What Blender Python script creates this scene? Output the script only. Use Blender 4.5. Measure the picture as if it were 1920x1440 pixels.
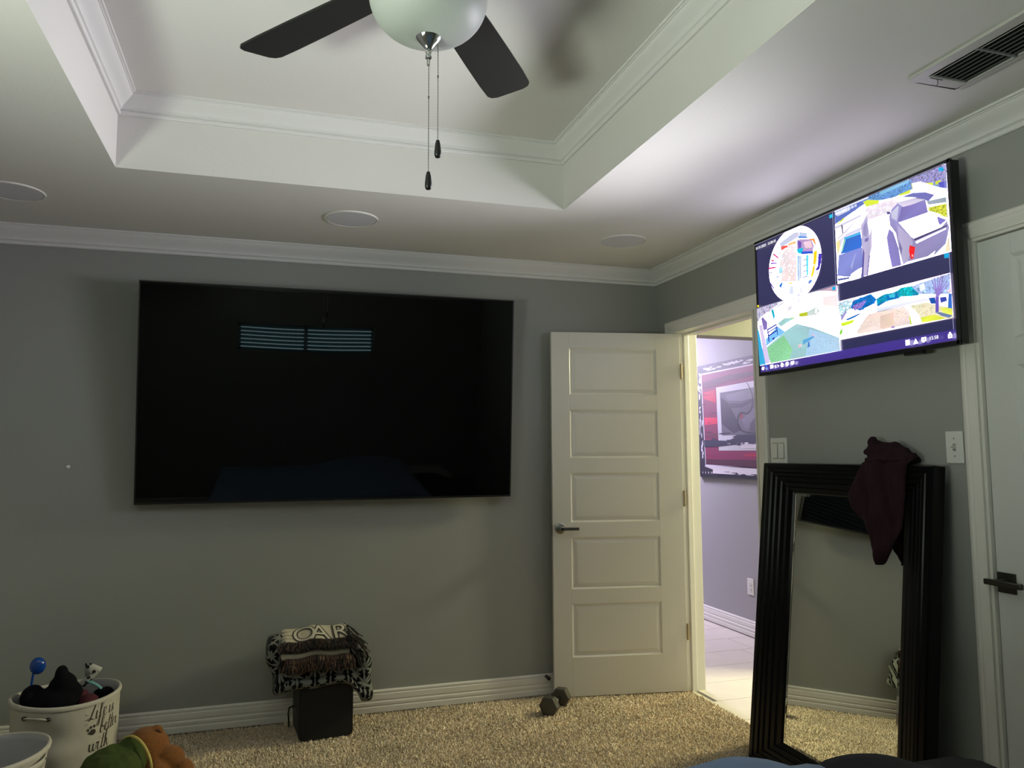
import bpy, bmesh, math, random
from mathutils import Vector, Matrix, Euler
PI = math.pi
for o in list(bpy.data.objects):
    bpy.data.objects.remove(o, do_unlink=True)
scn = bpy.context.scene
C = scn.collection
random.seed(7)

# ---------------------------------------------------------------- camera, world, big lights, exposure
cam_d = bpy.data.cameras.new('camera'); cam = bpy.data.objects.new('camera', cam_d); C.objects.link(cam)
CAMROT = Matrix(((0.95402277, -0.02153069, -0.29895984),
                 (-0.29968005, -0.08746603, -0.95002188),
                 (-0.00569421, 0.9959348, -0.0898969)))
CM = CAMROT.to_4x4(); CM.translation = Vector((-2.2337, -4.15, 1.3421))
cam.matrix_world = CM
cam_d.sensor_width = 36.0; cam_d.lens = 1439.73/1920*36; cam_d.clip_start = 0.05
scn.camera = cam
scn.view_settings.view_transform = 'Standard'; scn.view_settings.look = 'None'
scn.view_settings.gamma = 1.0; scn.view_settings.exposure = 0.0
scn.view_settings.use_curve_mapping = False
w = bpy.data.worlds.new('world'); scn.world = w; w.use_nodes = True
nt = w.node_tree; nt.nodes.clear()
wo = nt.nodes.new('ShaderNodeOutputWorld'); bg = nt.nodes.new('ShaderNodeBackground')
sky = nt.nodes.new('ShaderNodeTexSky'); sky.sky_type = 'HOSEK_WILKIE' if False else 'NISHITA'
sky.sun_elevation = math.radians(35); sky.sun_disc = False
bg.inputs['Strength'].default_value = 0.15
nt.links.new(sky.outputs[0], bg.inputs[0]); nt.links.new(bg.outputs[0], wo.inputs[0])

def area(name, loc, direction, sx, sy, power, col, spread=PI):
    l = bpy.data.lights.new(name, 'AREA'); l.shape = 'RECTANGLE'; l.size = sx; l.size_y = sy
    l.energy = power; l.color = col; l.spread = spread
    o = bpy.data.objects.new(name, l); C.objects.link(o); o.location = loc
    o.rotation_euler = Vector(direction).to_track_quat('-Z', 'Y').to_euler()
    return o
LW = (33, (.89, 1, .83)); LV = (125, (1, .97, .58)); LH = (84, (.80, .73, 1)); TVK = 1.05; PANE = 2.7; LG = (21, (.93, .92, .98))
# daylight leaving the up-turned blinds of the left window (towards the ceiling and the room)
area('window_daylight', (-3.68, -3.50, 1.25), (1, .35, 1.1), .95, .36, LW[0], LW[1], math.radians(112))
# warm lamp of the vestibule beyond the open door, and the violet light in the hallway behind it
area('vestibule_lamp', (1.95, -.57, 2.34), (-.9, .1, -.8), .40, .40, LV[0], LV[1])
# lamp added in front of the lit television screen to strengthen its forward glow
area('television_fill_lamp', (-.108, -1.688, 2.0), (-1, 0, .10), 1.0, .52, LG[0], LG[1], math.radians(84))
area('hallway_lamp', (.40, 2.55, 2.30), (.12, -.45, -1), .4, .7, LH[0], LH[1])

# ---------------------------------------------------------------- helpers
def srgb(c):
    return tuple(((v/255)/12.92 if v/255 <= .04045 else ((v/255+.055)/1.055)**2.4) for v in c)
def mat(name, col, rough=.6, metal=0., spec=.5, noise=None, bump=None, emit=None, trans=0., coat=0., sheen=0.):
    """col linear rgb. noise=(scale, amount) colour mottling, bump=(scale, strength, distance)"""
    m = bpy.data.materials.new(name); m.use_nodes = True; t = m.node_tree; b = t.nodes['Principled BSDF']
    b.inputs['Base Color'].default_value = (*col, 1); b.inputs['Roughness'].default_value = rough
    b.inputs['Metallic'].default_value = metal; b.inputs['Specular IOR Level'].default_value = spec
    if coat: b.inputs['Coat Weight'].default_value = coat
    if sheen: b.inputs['Sheen Weight'].default_value = sheen
    if trans: b.inputs['Transmission Weight'].default_value = trans
    if emit: b.inputs['Emission Color'].default_value = (*emit[0], 1); b.inputs['Emission Strength'].default_value = emit[1]
    tc = t.nodes.new('ShaderNodeTexCoord')
    if noise:
        n = t.nodes.new('ShaderNodeTexNoise'); n.inputs['Scale'].default_value = noise[0]; n.inputs['Detail'].default_value = 4
        t.links.new(tc.outputs['Object'], n.inputs['Vector'])
        mx = t.nodes.new('ShaderNodeMix'); mx.data_type = 'RGBA'
        a = noise[1]
        mx.inputs[6].default_value = (*[v*(1-a) for v in col], 1); mx.inputs[7].default_value = (*[min(1, v*(1+a)) for v in col], 1)
        t.links.new(n.outputs['Fac'], mx.inputs[0]); t.links.new(mx.outputs[2], b.inputs['Base Color'])
    if bump:
        n = t.nodes.new('ShaderNodeTexNoise'); n.inputs['Scale'].default_value = bump[0]; n.inputs['Detail'].default_value = 3
        t.links.new(tc.outputs['Object'], n.inputs['Vector'])
        bn = t.nodes.new('ShaderNodeBump'); bn.inputs['Strength'].default_value = bump[1]; bn.inputs['Distance'].default_value = bump[2]
        t.links.new(n.outputs['Fac'], bn.inputs['Height']); t.links.new(bn.outputs[0], b.inputs['Normal'])
    return m
def mnode(t, op, a, b=None, c=None):
    n = t.nodes.new('ShaderNodeMath'); n.operation = op
    for i, v in enumerate((a, b, c)):
        if v is None: continue
        if isinstance(v, (int, float)): n.inputs[i].default_value = v
        else: t.links.new(v, n.inputs[i])
    return n.outputs[0]

class MB:
    def __init__(s): s.v = []; s.f = []; s.mi = []
    def add(s, vs, fs, mi=0):
        k = len(s.v); s.v += [tuple(p) for p in vs]; s.f += [tuple(i+k for i in f) for f in fs]; s.mi += [mi]*len(fs); return s
    def box(s, x0, x1, y0, y1, z0, z1, mi=0):
        x0, x1 = sorted((x0, x1)); y0, y1 = sorted((y0, y1)); z0, z1 = sorted((z0, z1))
        return s.add([(x0,y0,z0),(x1,y0,z0),(x1,y1,z0),(x0,y1,z0),(x0,y0,z1),(x1,y0,z1),(x1,y1,z1),(x0,y1,z1)],
                     [(0,3,2,1),(4,5,6,7),(0,1,5,4),(1,2,6,5),(2,3,7,6),(3,0,4,7)], mi)
    def lathe(s, prof, cx=0, cy=0, n=32, mi=0, capt=False, capb=False, fn=None):
        k = len(s.v); vs = []
        for r, z in prof:
            for i in range(n):
                a = 2*PI*i/n; p = (cx+r*math.cos(a), cy+r*math.sin(a), z)
                vs.append(fn(p) if fn else p)
        fs = []
        for j in range(len(prof)-1):
            for i in range(n):
                fs.append((j*n+i, j*n+(i+1) % n, (j+1)*n+(i+1) % n, (j+1)*n+i))
        if capb: fs.append(tuple(range(n))[::-1])
        if capt: fs.append(tuple((len(prof)-1)*n+i for i in range(n)))
        return s.add(vs, fs, mi)
    def tube(s, pts, rad, n=10, mi=0, cap=True, flat=1.0):
        pts = [Vector(p) for p in pts]
        if isinstance(rad, (int, float)): rad = [rad]*len(pts)
        vs = []; up = Vector((0, 0, 1)); prev = None
        for i, p in enumerate(pts):
            d = (pts[min(i+1, len(pts)-1)]-pts[max(i-1, 0)]).normalized()
            if prev is None:
                a = d.cross(up)
                if a.length < .1: a = d.cross(Vector((1, 0, 0)))
                a.normalize()
            else:
                a = (prev-d*prev.dot(d)).normalized()
            prev = a; b = d.cross(a)
            for k in range(n):
                t = 2*PI*k/n; vs.append(p+(a*math.cos(t)+b*math.sin(t)*flat)*rad[i])
        fs = [(i*n+k, i*n+(k+1) % n, (i+1)*n+(k+1) % n, (i+1)*n+k) for i in range(len(pts)-1) for k in range(n)]
        if cap: fs += [tuple(range(n))[::-1], tuple((len(pts)-1)*n+k for k in range(n))]
        return s.add(vs, fs, mi)
    def prism(s, poly, axis, a0, a1, mi=0):
        """poly 2d ccw in the two other axes (order x,y,z minus axis), extruded between a0, a1"""
        n = len(poly)
        def P(q, a):
            q = list(q); q.insert(axis, a); return q
        vs = [P(q, a0) for q in poly]+[P(q, a1) for q in poly]
        fs = [tuple(range(n))[::-1], tuple(range(n, 2*n))]+[(i, (i+1) % n, n+(i+1) % n, n+i) for i in range(n)]
        return s.add(vs, fs, mi)
    def ell(s, c, r, rot=(0,0,0), n=16, mi=0):
        R = Euler(rot).to_matrix(); vs = []; m = n//2
        for j in range(m+1):
            ph = PI*j/m
            for i in range(n):
                th = 2*PI*i/n
                vs.append(Vector(c)+R @ Vector((r[0]*math.sin(ph)*math.cos(th), r[1]*math.sin(ph)*math.sin(th), r[2]*math.cos(ph))))
        fs = [(j*n+i, (j+1)*n+i, (j+1)*n+(i+1) % n, j*n+(i+1) % n) for j in range(m) for i in range(n)]
        return s.add(vs, fs, mi)

def O(name, mb, m=None, parent=None, world=True, smooth=False, kind=None, label=None, bevel=0, fix=True, remesh=0, subs=0):
    vs = mb.v
    if parent is not None and world:
        L = parent.location; vs = [(a-L[0], b-L[1], c-L[2]) for a, b, c in vs]
    me = bpy.data.meshes.new(name); me.from_pydata(vs, [], mb.f)
    ms = m if isinstance(m, (list, tuple)) else [m]
    for q in ms: me.materials.append(q)
    if len(ms) > 1:
        me.polygons.foreach_set('material_index', mb.mi)
    if fix:
        b = bmesh.new(); b.from_mesh(me); bmesh.ops.remove_doubles(b, verts=b.verts, dist=1e-6)
        bmesh.ops.recalc_face_normals(b, faces=b.faces); b.to_mesh(me); b.free()
    if smooth:
        me.polygons.foreach_set('use_smooth', [True]*len(me.polygons))
        if smooth != 'all': me.set_sharp_from_angle(angle=math.radians(smooth if isinstance(smooth, (int, float)) and smooth > 1 else 38))
    me.update()
    o = bpy.data.objects.new(name, me); C.objects.link(o)
    if parent is not None: o.parent = parent
    if kind: o['kind'] = kind
    if label: o['label'] = label
    if bevel:
        md = o.modifiers.new('bevel', 'BEVEL'); md.width = bevel; md.segments = 2; md.limit_method = 'ANGLE'
    if remesh:
        md = o.modifiers.new('remesh', 'REMESH'); md.mode = 'VOXEL'; md.voxel_size = remesh; md.use_smooth_shade = True
        md = o.modifiers.new('smooth', 'SMOOTH'); md.iterations = 6; md.factor = .6
    if subs:
        md = o.modifiers.new('subsurf', 'SUBSURF'); md.levels = subs; md.render_levels = subs
    return o
def thing(name, label, cat, loc=(0,0,0), rot=(0,0,0), group=None):
    o = bpy.data.objects.new(name, None); C.objects.link(o); o.location = loc; o.rotation_euler = rot
    o.empty_display_size = .05; o['label'] = label; o['category'] = cat
    if group: o['group'] = group
    return o
def tag(o, label, cat, group=None):
    o['label'] = label; o['category'] = cat
    if group: o['group'] = group
    return o
def clone(root, loc, label):
    r = root.copy(); C.objects.link(r); r.location = loc; r['label'] = label
    for ch in list(root.children):
        c = ch.copy(); C.objects.link(c); c.parent = r
        for g in list(ch.children):
            d = g.copy(); C.objects.link(d); d.parent = c
    return r
def sstep(a, b, x):
    t = max(0, min(1, (x-a)/(b-a))); return t*t*(3-2*t)

# ---------------------------------------------------------------- materials
M_wall = mat('wall_paint_grey', (.305, .312, .290), .62, noise=(1.5, .02), bump=(160, .10, .002))
M_ceil = mat('ceiling_paint_white', (.66, .645, .62), .75, bump=(90, .16, .003))
M_trim = mat('trim_gloss_white', (.72, .70, .65), .28)
M_crown = mat('moulding_white', (.68, .67, .66), .5)
M_door = mat('door_paint_white', (.66, .64, .585), .33, bump=(300, .05, .001))
M_doorR = mat('door_paint_cool_white', (.64, .65, .62), .33)
M_hall = mat('hall_wall_paint', (.34, .335, .34), .6, bump=(160, .08, .002))
M_black = mat('black_plastic', (.004, .004, .0045), .45)
M_plastic = mat('white_plastic', (.70, .70, .66), .35)
M_nickel = mat('brushed_nickel', (.32, .31, .29), .28, 1.)
M_chrome = mat('chrome', (.62, .62, .60), .09, 1.)
M_brass = mat('satin_bronze', (.50, .41, .28), .38, .9)
SCR=[[[250,240,246],[-8,298,524,297,526,-2,-9,3]],[[125,150,205],[-8,296,524,296,523,212,439,252,386,258,322,257,255,262,159,279,-8,245]],[[150,145,195],[365,302,524,296,524,236,469,251,402,271,380,286]],[[100,150,210],[169,307,373,295,374,262,305,255,255,262,181,276]],[[130,190,225],[224,313,365,299,366,287,239,284]],[[90,110,190],[-5,288,141,292,149,279,53,256,-5,244]],[[200,200,225],[-5,291,75,292,78,276,9,272]],[[212,222,45],[-3,240,43,257,48,250,12,239]],[[212,222,45],[150,286,173,287,229,267,224,255,162,264]],[[212,222,45],[318,258,374,259,373,246,325,252]],[[212,222,45],[379,279,469,251,472,243,402,259,405,251,382,259]],[[212,222,45],[480,251,502,249,501,240,479,239]],[[250,245,250],[383,278,418,272,521,209,521,191,449,224,386,255]],[[90,90,200],[491,244,523,239,522,215,497,224]],[[110,110,180],[333,246,385,244,438,228,474,207,447,193,399,222]],[[150,160,170],[439,196,519,185,521,166,446,181]],[[205,208,55],[445,172,521,163,521,112,487,137,448,159]],[[240,225,235],[162,264,296,248,320,231,273,206,145,211]],[[205,198,222],[-8,234,133,242,137,234,-9,223]],[[215,205,225],[1,184,55,205,99,224,100,220,59,197,8,179]],[[60,50,90],[27,231,37,228,38,196,32,197]],[[215,212,235],[8,172,58,190,135,193,129,176,41,177,16,141]],[[235,220,150],[-5,168,18,180,16,141,2,112]],[[45,105,200],[41,177,129,176,135,124,127,112,17,117]],[[150,215,180],[41,170,50,168,27,124,20,122]],[[70,180,225],[43,176,129,175,128,167,42,168]],[[130,135,205],[7,116,134,115,134,41,62,16,-6,35]],[[165,170,225],[69,57,96,99,100,98,75,41]],[[255,250,250],[70,25,115,37,113,0,61,1]],[[90,100,160],[-6,24,62,16,57,9,-2,14]],[[190,180,215],[133,200,164,226,187,164,183,104,168,67,154,2,118,0,134,48,132,111]],[[150,140,185],[144,190,161,210,177,181,159,145,142,160]],[[240,235,245],[165,205,172,203,183,165,173,148]],[[95,85,160],[138,109,144,90,132,-3,122,3]],[[120,105,170],[166,75,172,73,156,-1,150,0]],[[110,100,165],[150,144,170,142,163,130,147,131]],[[140,130,200],[269,148,288,129,309,65,317,1,274,3,263,60,256,118]],[[150,140,190],[272,193,286,215,320,231,399,222,436,203,444,154,517,104,526,80,508,28,463,3,346,7,325,1,309,65,300,122,274,160]],[[215,205,225],[308,232,391,221,436,203,343,204]],[[125,115,185],[331,208,432,198,444,154,323,158,312,165]],[[190,190,215],[283,203,315,219,319,215,307,166,284,183]],[[80,70,130],[262,213,279,208,278,200,264,201]],[[248,243,248],[315,157,452,155,517,104,495,89,378,82,367,91]],[[120,110,190],[479,131,517,107,488,97,482,111]],[[60,50,90],[378,79,520,90,519,86,381,73]],[[180,170,205],[310,149,367,88,373,67,346,7,325,1,309,65]],[[130,120,170],[311,97,325,60,319,36,311,61]],[[248,243,250],[385,69,512,81,512,77,388,61]],[[238,20,30],[359,63,382,50,372,13,360,12,354,43]],[[255,200,190],[366,28,371,26,370,19,365,19]],[[250,250,252],[434,4,464,15,456,3]],[[240,215,170],[516,44,524,45,524,0,503,1]],[[0,170,222],[496,293,515,289,516,275,497,280]],[[0,170,222],[499,-4,517,-5,517,-21,499,-19]],[[252,250,252],[]],[[246,226,226],[-293,237,-244,242,-246,126,-254,67,-352,88,-349,132,-362,159,-340,208]],[[205,205,225],[-356,260,-255,280,-224,274,-225,254,-283,246,-343,238]],[[190,205,235],[-220,273,-170,256,-175,240,-225,255]],[[70,130,210],[-225,257,-171,239,-171,232,-230,249]],[[250,190,110],[-297,244,-244,242,-242,232,-297,235]],[[240,80,70],[-347,243,-302,239,-298,229,-344,224]],[[185,150,195],[-235,245,-147,224,-132,189,-142,169,-217,177,-242,197]],[[110,80,180],[-233,239,-210,227,-211,204,-229,203]],[[235,200,215],[-197,223,-151,217,-141,185,-186,194]],[[0,190,225],[-242,203,-199,201,-208,177,-234,184]],[[40,80,210],[-208,186,-138,169,-142,160,-213,174]],[[250,150,80],[-167,229,-126,221,-120,197,-124,190,-139,213]],[[250,215,20],[-134,169,-113,164,-120,129,-134,91,-148,63,-161,66,-146,102,-140,134]],[[255,245,160],[-143,115,-125,111,-127,103,-146,106]],[[70,50,190],[-108,152,-88,147,-95,109,-106,84,-127,84,-128,90,-115,100]],[[205,215,235],[-230,174,-209,170,-219,73,-232,70]],[[120,170,220],[-239,176,-230,174,-233,65,-241,61,-242,125]],[[90,215,232],[-184,165,-167,161,-174,80,-186,66]],[[110,120,190],[-204,149,-180,148,-180,143,-204,144]],[[110,120,190],[-205,125,-181,124,-181,119,-206,120]],[[110,120,190],[-207,101,-183,100,-183,95,-207,96]],[[110,120,190],[-208,77,-184,76,-184,71,-208,72]],[[220,20,110],[-410,225,-396,225,-362,198,-369,195]],[[220,20,110],[-416,201,-393,195,-398,189,-417,193]],[[120,50,200],[-422,189,-379,180,-377,173,-422,182]],[[220,20,110],[-437,171,-383,162,-383,156,-438,162]],[[170,225,240],[-367,151,-344,149,-340,130,-355,121,-368,133]],[[120,120,170],[-436,148,-405,143,-405,139,-434,143]],[[130,130,180],[-398,110,-364,118,-362,113,-395,106]],[[0,100,190],[-352,84,-341,80,-354,61,-368,67]],[[80,60,170],[-433,98,-425,98,-402,69,-409,66]],[[90,130,210],[-180,48,-161,56,-149,47,-171,37]],[[250,215,120],[-307,75,-276,67,-281,61,-303,67]],[[222,222,235],[-295,55,-268,49,-275,16,-303,22]],[[0,185,222],[-34,291,-15,290,-16,276,-35,277]],[[250,245,246],[-535,-1,-8,-2,-5,-263,-527,-265]],[[190,182,208],[-535,-1,-443,-1,-272,-5,-362,-5,-444,-26,-504,-43,-533,-63]],[[205,198,205],[-444,-26,-298,-3,-237,-4,-362,-8,-469,-37]],[[200,165,182],[-161,-2,-8,-2,-10,-27,-112,-3]],[[246,226,222],[-90,-33,-11,-40,-9,-89,-92,-66]],[[225,215,235],[-246,-7,-233,-7,-239,-35,-247,-24]],[[225,220,230],[-318,-31,-287,-31,-288,-49,-317,-52]],[[162,202,208],[-478,-188,-342,-136,-261,-114,-161,-147,-9,-211,-5,-263,-448,-263]],[[140,208,155],[-471,-192,-348,-153,-293,-219,-314,-260,-446,-263]],[[172,202,226],[-178,-150,-9,-214,-5,-263,-210,-261]],[[160,205,200],[-386,-93,-339,-78,-259,-88,-322,-101,-364,-112]],[[150,220,110],[-303,-82,-259,-88,-286,-91]],[[180,192,40],[-241,-74,-186,-76,-187,-95,-238,-89]],[[200,210,205],[-186,-76,-132,-66,-109,-87,-134,-99,-187,-95]],[[250,250,252],[-136,-73,-128,-75,-129,-91,-137,-90]],[[120,185,238],[-476,-152,-387,-105,-338,-137,-470,-183]],[[130,110,180],[-502,-51,-489,-46,-457,-76,-459,-106,-488,-110]],[[0,170,192],[-427,-29,-410,-26,-401,-61,-413,-71]],[[90,90,160],[-413,-71,-407,-72,-408,-90,-413,-89]],[[50,60,160],[-463,-107,-395,-93,-393,-100,-461,-115]],[[50,60,160],[-462,-121,-391,-105,-391,-111,-461,-127]],[[50,60,160],[-458,-136,-388,-119,-387,-125,-456,-143]],[[50,60,160],[-461,-109,-453,-110,-447,-165,-455,-164]],[[50,60,160],[-396,-95,-390,-96,-386,-144,-391,-143]],[[50,60,160],[-427,-153,-408,-150,-414,-161,-425,-160]],[[222,202,236],[-521,-77,-497,-81,-448,-262,-487,-262]],[[60,180,230],[-534,-100,-523,-102,-482,-263,-526,-265]],[[90,160,212],[-222,-191,-151,-182,-147,-188,-215,-209,-223,-208]],[[70,120,190],[-189,-202,-182,-203,-178,-223,-195,-227]],[[242,205,215],[-253,-207,-232,-207,-228,-216,-250,-219]],[[220,40,60],[-249,-210,-239,-215,-243,-217]],[[230,190,215],[-163,-173,-145,-183,-147,-188,-161,-183]],[[250,220,40],[-529,15,-515,14,-515,5,-528,5]],[[0,170,222],[-34,-5,-15,-5,-15,-18,-32,-18]],[[248,236,236],[-2,-69,523,-73,525,-224,-4,-222]],[[190,225,236],[0,-72,77,-73,60,-116,9,-135,0,-122]],[[0,110,190],[77,-81,171,-74,197,-99,182,-112,111,-125,64,-106]],[[140,120,200],[76,-100,120,-95,149,-90,122,-117,82,-120]],[[160,140,200],[9,-135,37,-112,43,-116,33,-128,12,-149]],[[252,250,254],[171,-73,310,-72,399,-74,393,-84,316,-85,277,-90,218,-88,197,-97]],[[0,150,186],[197,-97,238,-87,284,-91,316,-80,359,-84,395,-101,390,-122,314,-110,301,-115,249,-115,199,-120]],[[0,182,192],[310,-81,365,-85,360,-119,311,-111]],[[0,105,180],[247,-96,293,-95,301,-115,250,-112]],[[60,190,216],[257,-93,287,-94,286,-109,260,-106]],[[165,188,232],[362,-87,396,-82,522,-76,517,-143,462,-132,393,-118]],[[230,238,250],[395,-87,416,-86,421,-107,400,-112]],[[228,228,238],[195,-130,427,-137,461,-151,368,-145,200,-148]],[[150,140,160],[194,-146,327,-148,327,-150,194,-148]],[[20,80,160],[433,-140,459,-143,460,-165,440,-161]],[[50,70,170],[478,-147,503,-150,505,-164,480,-166]],[[0,100,182],[35,-147,110,-136,113,-139,84,-147,46,-152]],[[0,120,190],[197,-120,243,-113,239,-118,205,-127]],[[200,226,42],[8,-157,83,-155,71,-167,15,-171]],[[120,210,42],[2,-189,14,-177,15,-196,-1,-205]],[[241,216,206],[152,-149,194,-147,327,-152,344,-172,354,-216,112,-215,94,-211,95,-200]],[[238,205,185],[213,-164,279,-161,276,-211,210,-210]],[[228,218,182],[352,-152,426,-154,454,-168,526,-191,525,-224,398,-219,386,-185]],[[226,232,70],[397,-201,452,-201,474,-210,501,-223,401,-219]],[[226,232,90],[476,-182,525,-189,524,-214,491,-203]],[[190,220,50],[347,-185,353,-186,358,-219,350,-218]],[[253,250,253],[324,-147,349,-151,398,-220,358,-220,348,-171]],[[110,130,170],[458,-195,475,-196,524,-216,512,-222,485,-212]],[[110,90,190],[462,-139,476,-139,471,-195,458,-195]],[[150,125,205],[465,-144,449,-78,451,-78,472,-145]],[[150,125,205],[465,-144,460,-74,463,-75,472,-145]],[[150,125,205],[465,-144,475,-74,477,-75,472,-145]],[[150,125,205],[465,-144,487,-73,490,-74,472,-145]],[[150,125,205],[465,-144,500,-75,502,-76,472,-145]],[[150,125,205],[465,-144,511,-76,513,-76,472,-145]],[[150,125,205],[465,-144,518,-88,520,-89,472,-145]],[[150,125,205],[465,-144,520,-106,522,-107,472,-145]],[[246,216,226],[504,-133,524,-123,525,-142]],[[50,110,202],[514,-142,527,-144,524,-193,508,-188]],[[150,120,200],[264,-212,279,-212,279,-218,264,-217]],[[245,243,250],[325,-270,343,-270,343,-288,325,-289]],[[90,80,140],[330,-274,339,-274,339,-276,330,-276]],[[90,80,140],[330,-278,338,-278,338,-280,330,-280]],[[90,80,140],[330,-283,338,-283,338,-284,329,-284]],[[245,243,250],[369,-270,380,-288,359,-289]],[[90,80,140],[368,-279,371,-284,366,-285]],[[245,243,250],[394,-271,414,-271,414,-285,407,-285,406,-288,399,-288,398,-285,394,-284]],[[60,50,120],[402,-276,410,-276,409,-280,402,-280]],[[245,243,250],[503,-276,507,-275,507,-271,511,-269,514,-271,515,-275,518,-277,518,-289,503,-289]],[[80,70,140],[508,-280,513,-280,513,-285,508,-285]],[[245,243,250],[-505,-278,-497,-273,-487,-278,-489,-287,-498,-289,-506,-285]],[[245,243,250],[-444,-272,-422,-272,-422,-287,-443,-288]],[[70,60,140],[-434,-275,-432,-275,-432,-286,-433,-286]],[[70,60,140],[-441,-280,-425,-280,-425,-281,-441,-281]],[[245,243,250],[-401,-276,-408,-282,-399,-288,-403,-288,-411,-281,-404,-276]],[[245,243,250],[-391,-276,-382,-281,-389,-287,-392,-286,-386,-281,-394,-276]],[[245,243,250],[-367,-272,-355,-272,-350,-279,-352,-288,-362,-290,-370,-284]],[[90,80,160],[-362,-279,-356,-278,-358,-282,-362,-282]],[[245,243,250],[-335,-273,-321,-271,-315,-277,-317,-285,-326,-290,-335,-283]],[[90,80,160],[-329,-279,-321,-278,-324,-283]],[[245,243,250],[-301,-273,-279,-272,-280,-284,-290,-288,-301,-283]],[[90,80,160],[-292,-275,-288,-275,-288,-283,-292,-283]],[[60,120,240],[-487,-264,-477,-264,-456,-289,-462,-289]]]
PNT=[[[200,15,75],[-400,221,-216,236,-219,126,-395,171]],[[215,20,85],[-395,20,-206,11,-209,-38,-390,-39]],[[95,15,60],[-411,307,-52,331,293,327,304,295,-55,283,-215,256,-406,256]],[[190,20,75],[131,-273,302,-269,301,-292,156,-292]],[[110,18,70],[-394,-114,-206,-111,-208,-151,-396,-139]],[[90,15,60],[-389,-314,306,-317,305,-373,-392,-355]],[[58,54,80],[-154,170,-64,124,15,40,115,-96,6,-117,-144,-40]],[[150,146,162],[-89,181,131,196,305,205,305,137,127,119,-49,135]],[[80,75,100],[-50,115,126,100,256,126,268,102,124,73,-11,73]],[[128,124,142],[119,-19,291,63,302,-57,167,-98]],[[90,86,108],[221,-54,299,3,299,-117,218,-107]],[[150,30,60],[95,34,135,26,135,-14,100,-11]],[[33,28,72],[-405,-160,-66,-172,113,-133,310,-134,310,-206,109,-200,-68,-209,-212,-216,-400,-218]],[[33,28,72],[-9,-144,59,-130,310,-132,309,-154,31,-156]],[[232,228,235],[109,-204,212,-199,306,-206,306,-229,107,-231]],[[30,26,60],[-184,-111,-35,-111,-28,-118,-184,-120]]]
CURV=[[197, 252], [247, 187], [266, 117], [239, 51], [187, 23], [122, 33], [81, 13], [64, -40], [95, -88], [166, -113], [292, -122]]
# ---------------------------------------------------------------- room shell
RX0, RX1, RY0, RY1 = -3.80, 0.0, -4.74, 0.0
HL, HT = 2.44, 2.725                       # lower ceiling, tray ceiling
TX0, TX1, TY0, TY1 = -2.82, -.985, -3.76, -.98
TH = .13                                   # wall thickness
D1a, D1b, DH = -.976, -.186, 2.046         # doorway to the hall
D2a, D2b = -3.02, -2.195                   # closed door on the right wall
O('wall_back', MB().box(RX0-TH, 0, 0, TH, 0, 2.80), M_wall, kind='structure')
b = MB()
b.box(0, TH, D1b, TH, 0, 2.80); b.box(0, TH, D1a, D1b, DH, 2.80); b.box(0, TH, D2b, D1a, 0, 2.80)
b.box(0, TH, D2a, D2b, DH+.01, 2.80); b.box(0, TH, RY0-TH, D2a, 0, 2.80)
O('wall_right', b, M_wall, kind='structure')
WL = (-4.05, -2.85, .70, 1.80)               # left window opening
b = MB()
b.box(RX0-TH, RX0, RY0, WL[0], 0, 2.80); b.box(RX0-TH, RX0, WL[1], 0, 0, 2.80)
b.box(RX0-TH, RX0, WL[0], WL[1], 0, WL[2]); b.box(RX0-TH, RX0, WL[0], WL[1], WL[3], 2.80)
O('wall_left', b, M_wall, kind='structure')
WF = (-2.67, -1.23, 1.695, 1.995)            # transom window opening
b = MB()
b.box(RX0-TH, WF[0], RY0-TH, RY0, 0, 2.80); b.box(WF[1], 0, RY0-TH, RY0, 0, 2.80)
b.box(WF[0], WF[1], RY0-TH, RY0, 0, WF[2]); b.box(WF[0], WF[1], RY0-TH, RY0, WF[3], 2.80)
O('wall_front', b, M_wall, kind='structure')
b = MB()
b.box(RX0, TX0, RY0, RY1, HL, HT+.02); b.box(TX1, RX1, RY0, RY1, HL, HT+.02)
b.box(TX0, TX1, TY1, RY1, HL, HT+.02); b.box(TX0, TX1, RY0, TY0, HL, HT+.02)
b.box(RX0, RX1, RY0, RY1, HT, HT+.06)
O('ceiling', b, M_ceil, kind='structure')

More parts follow.
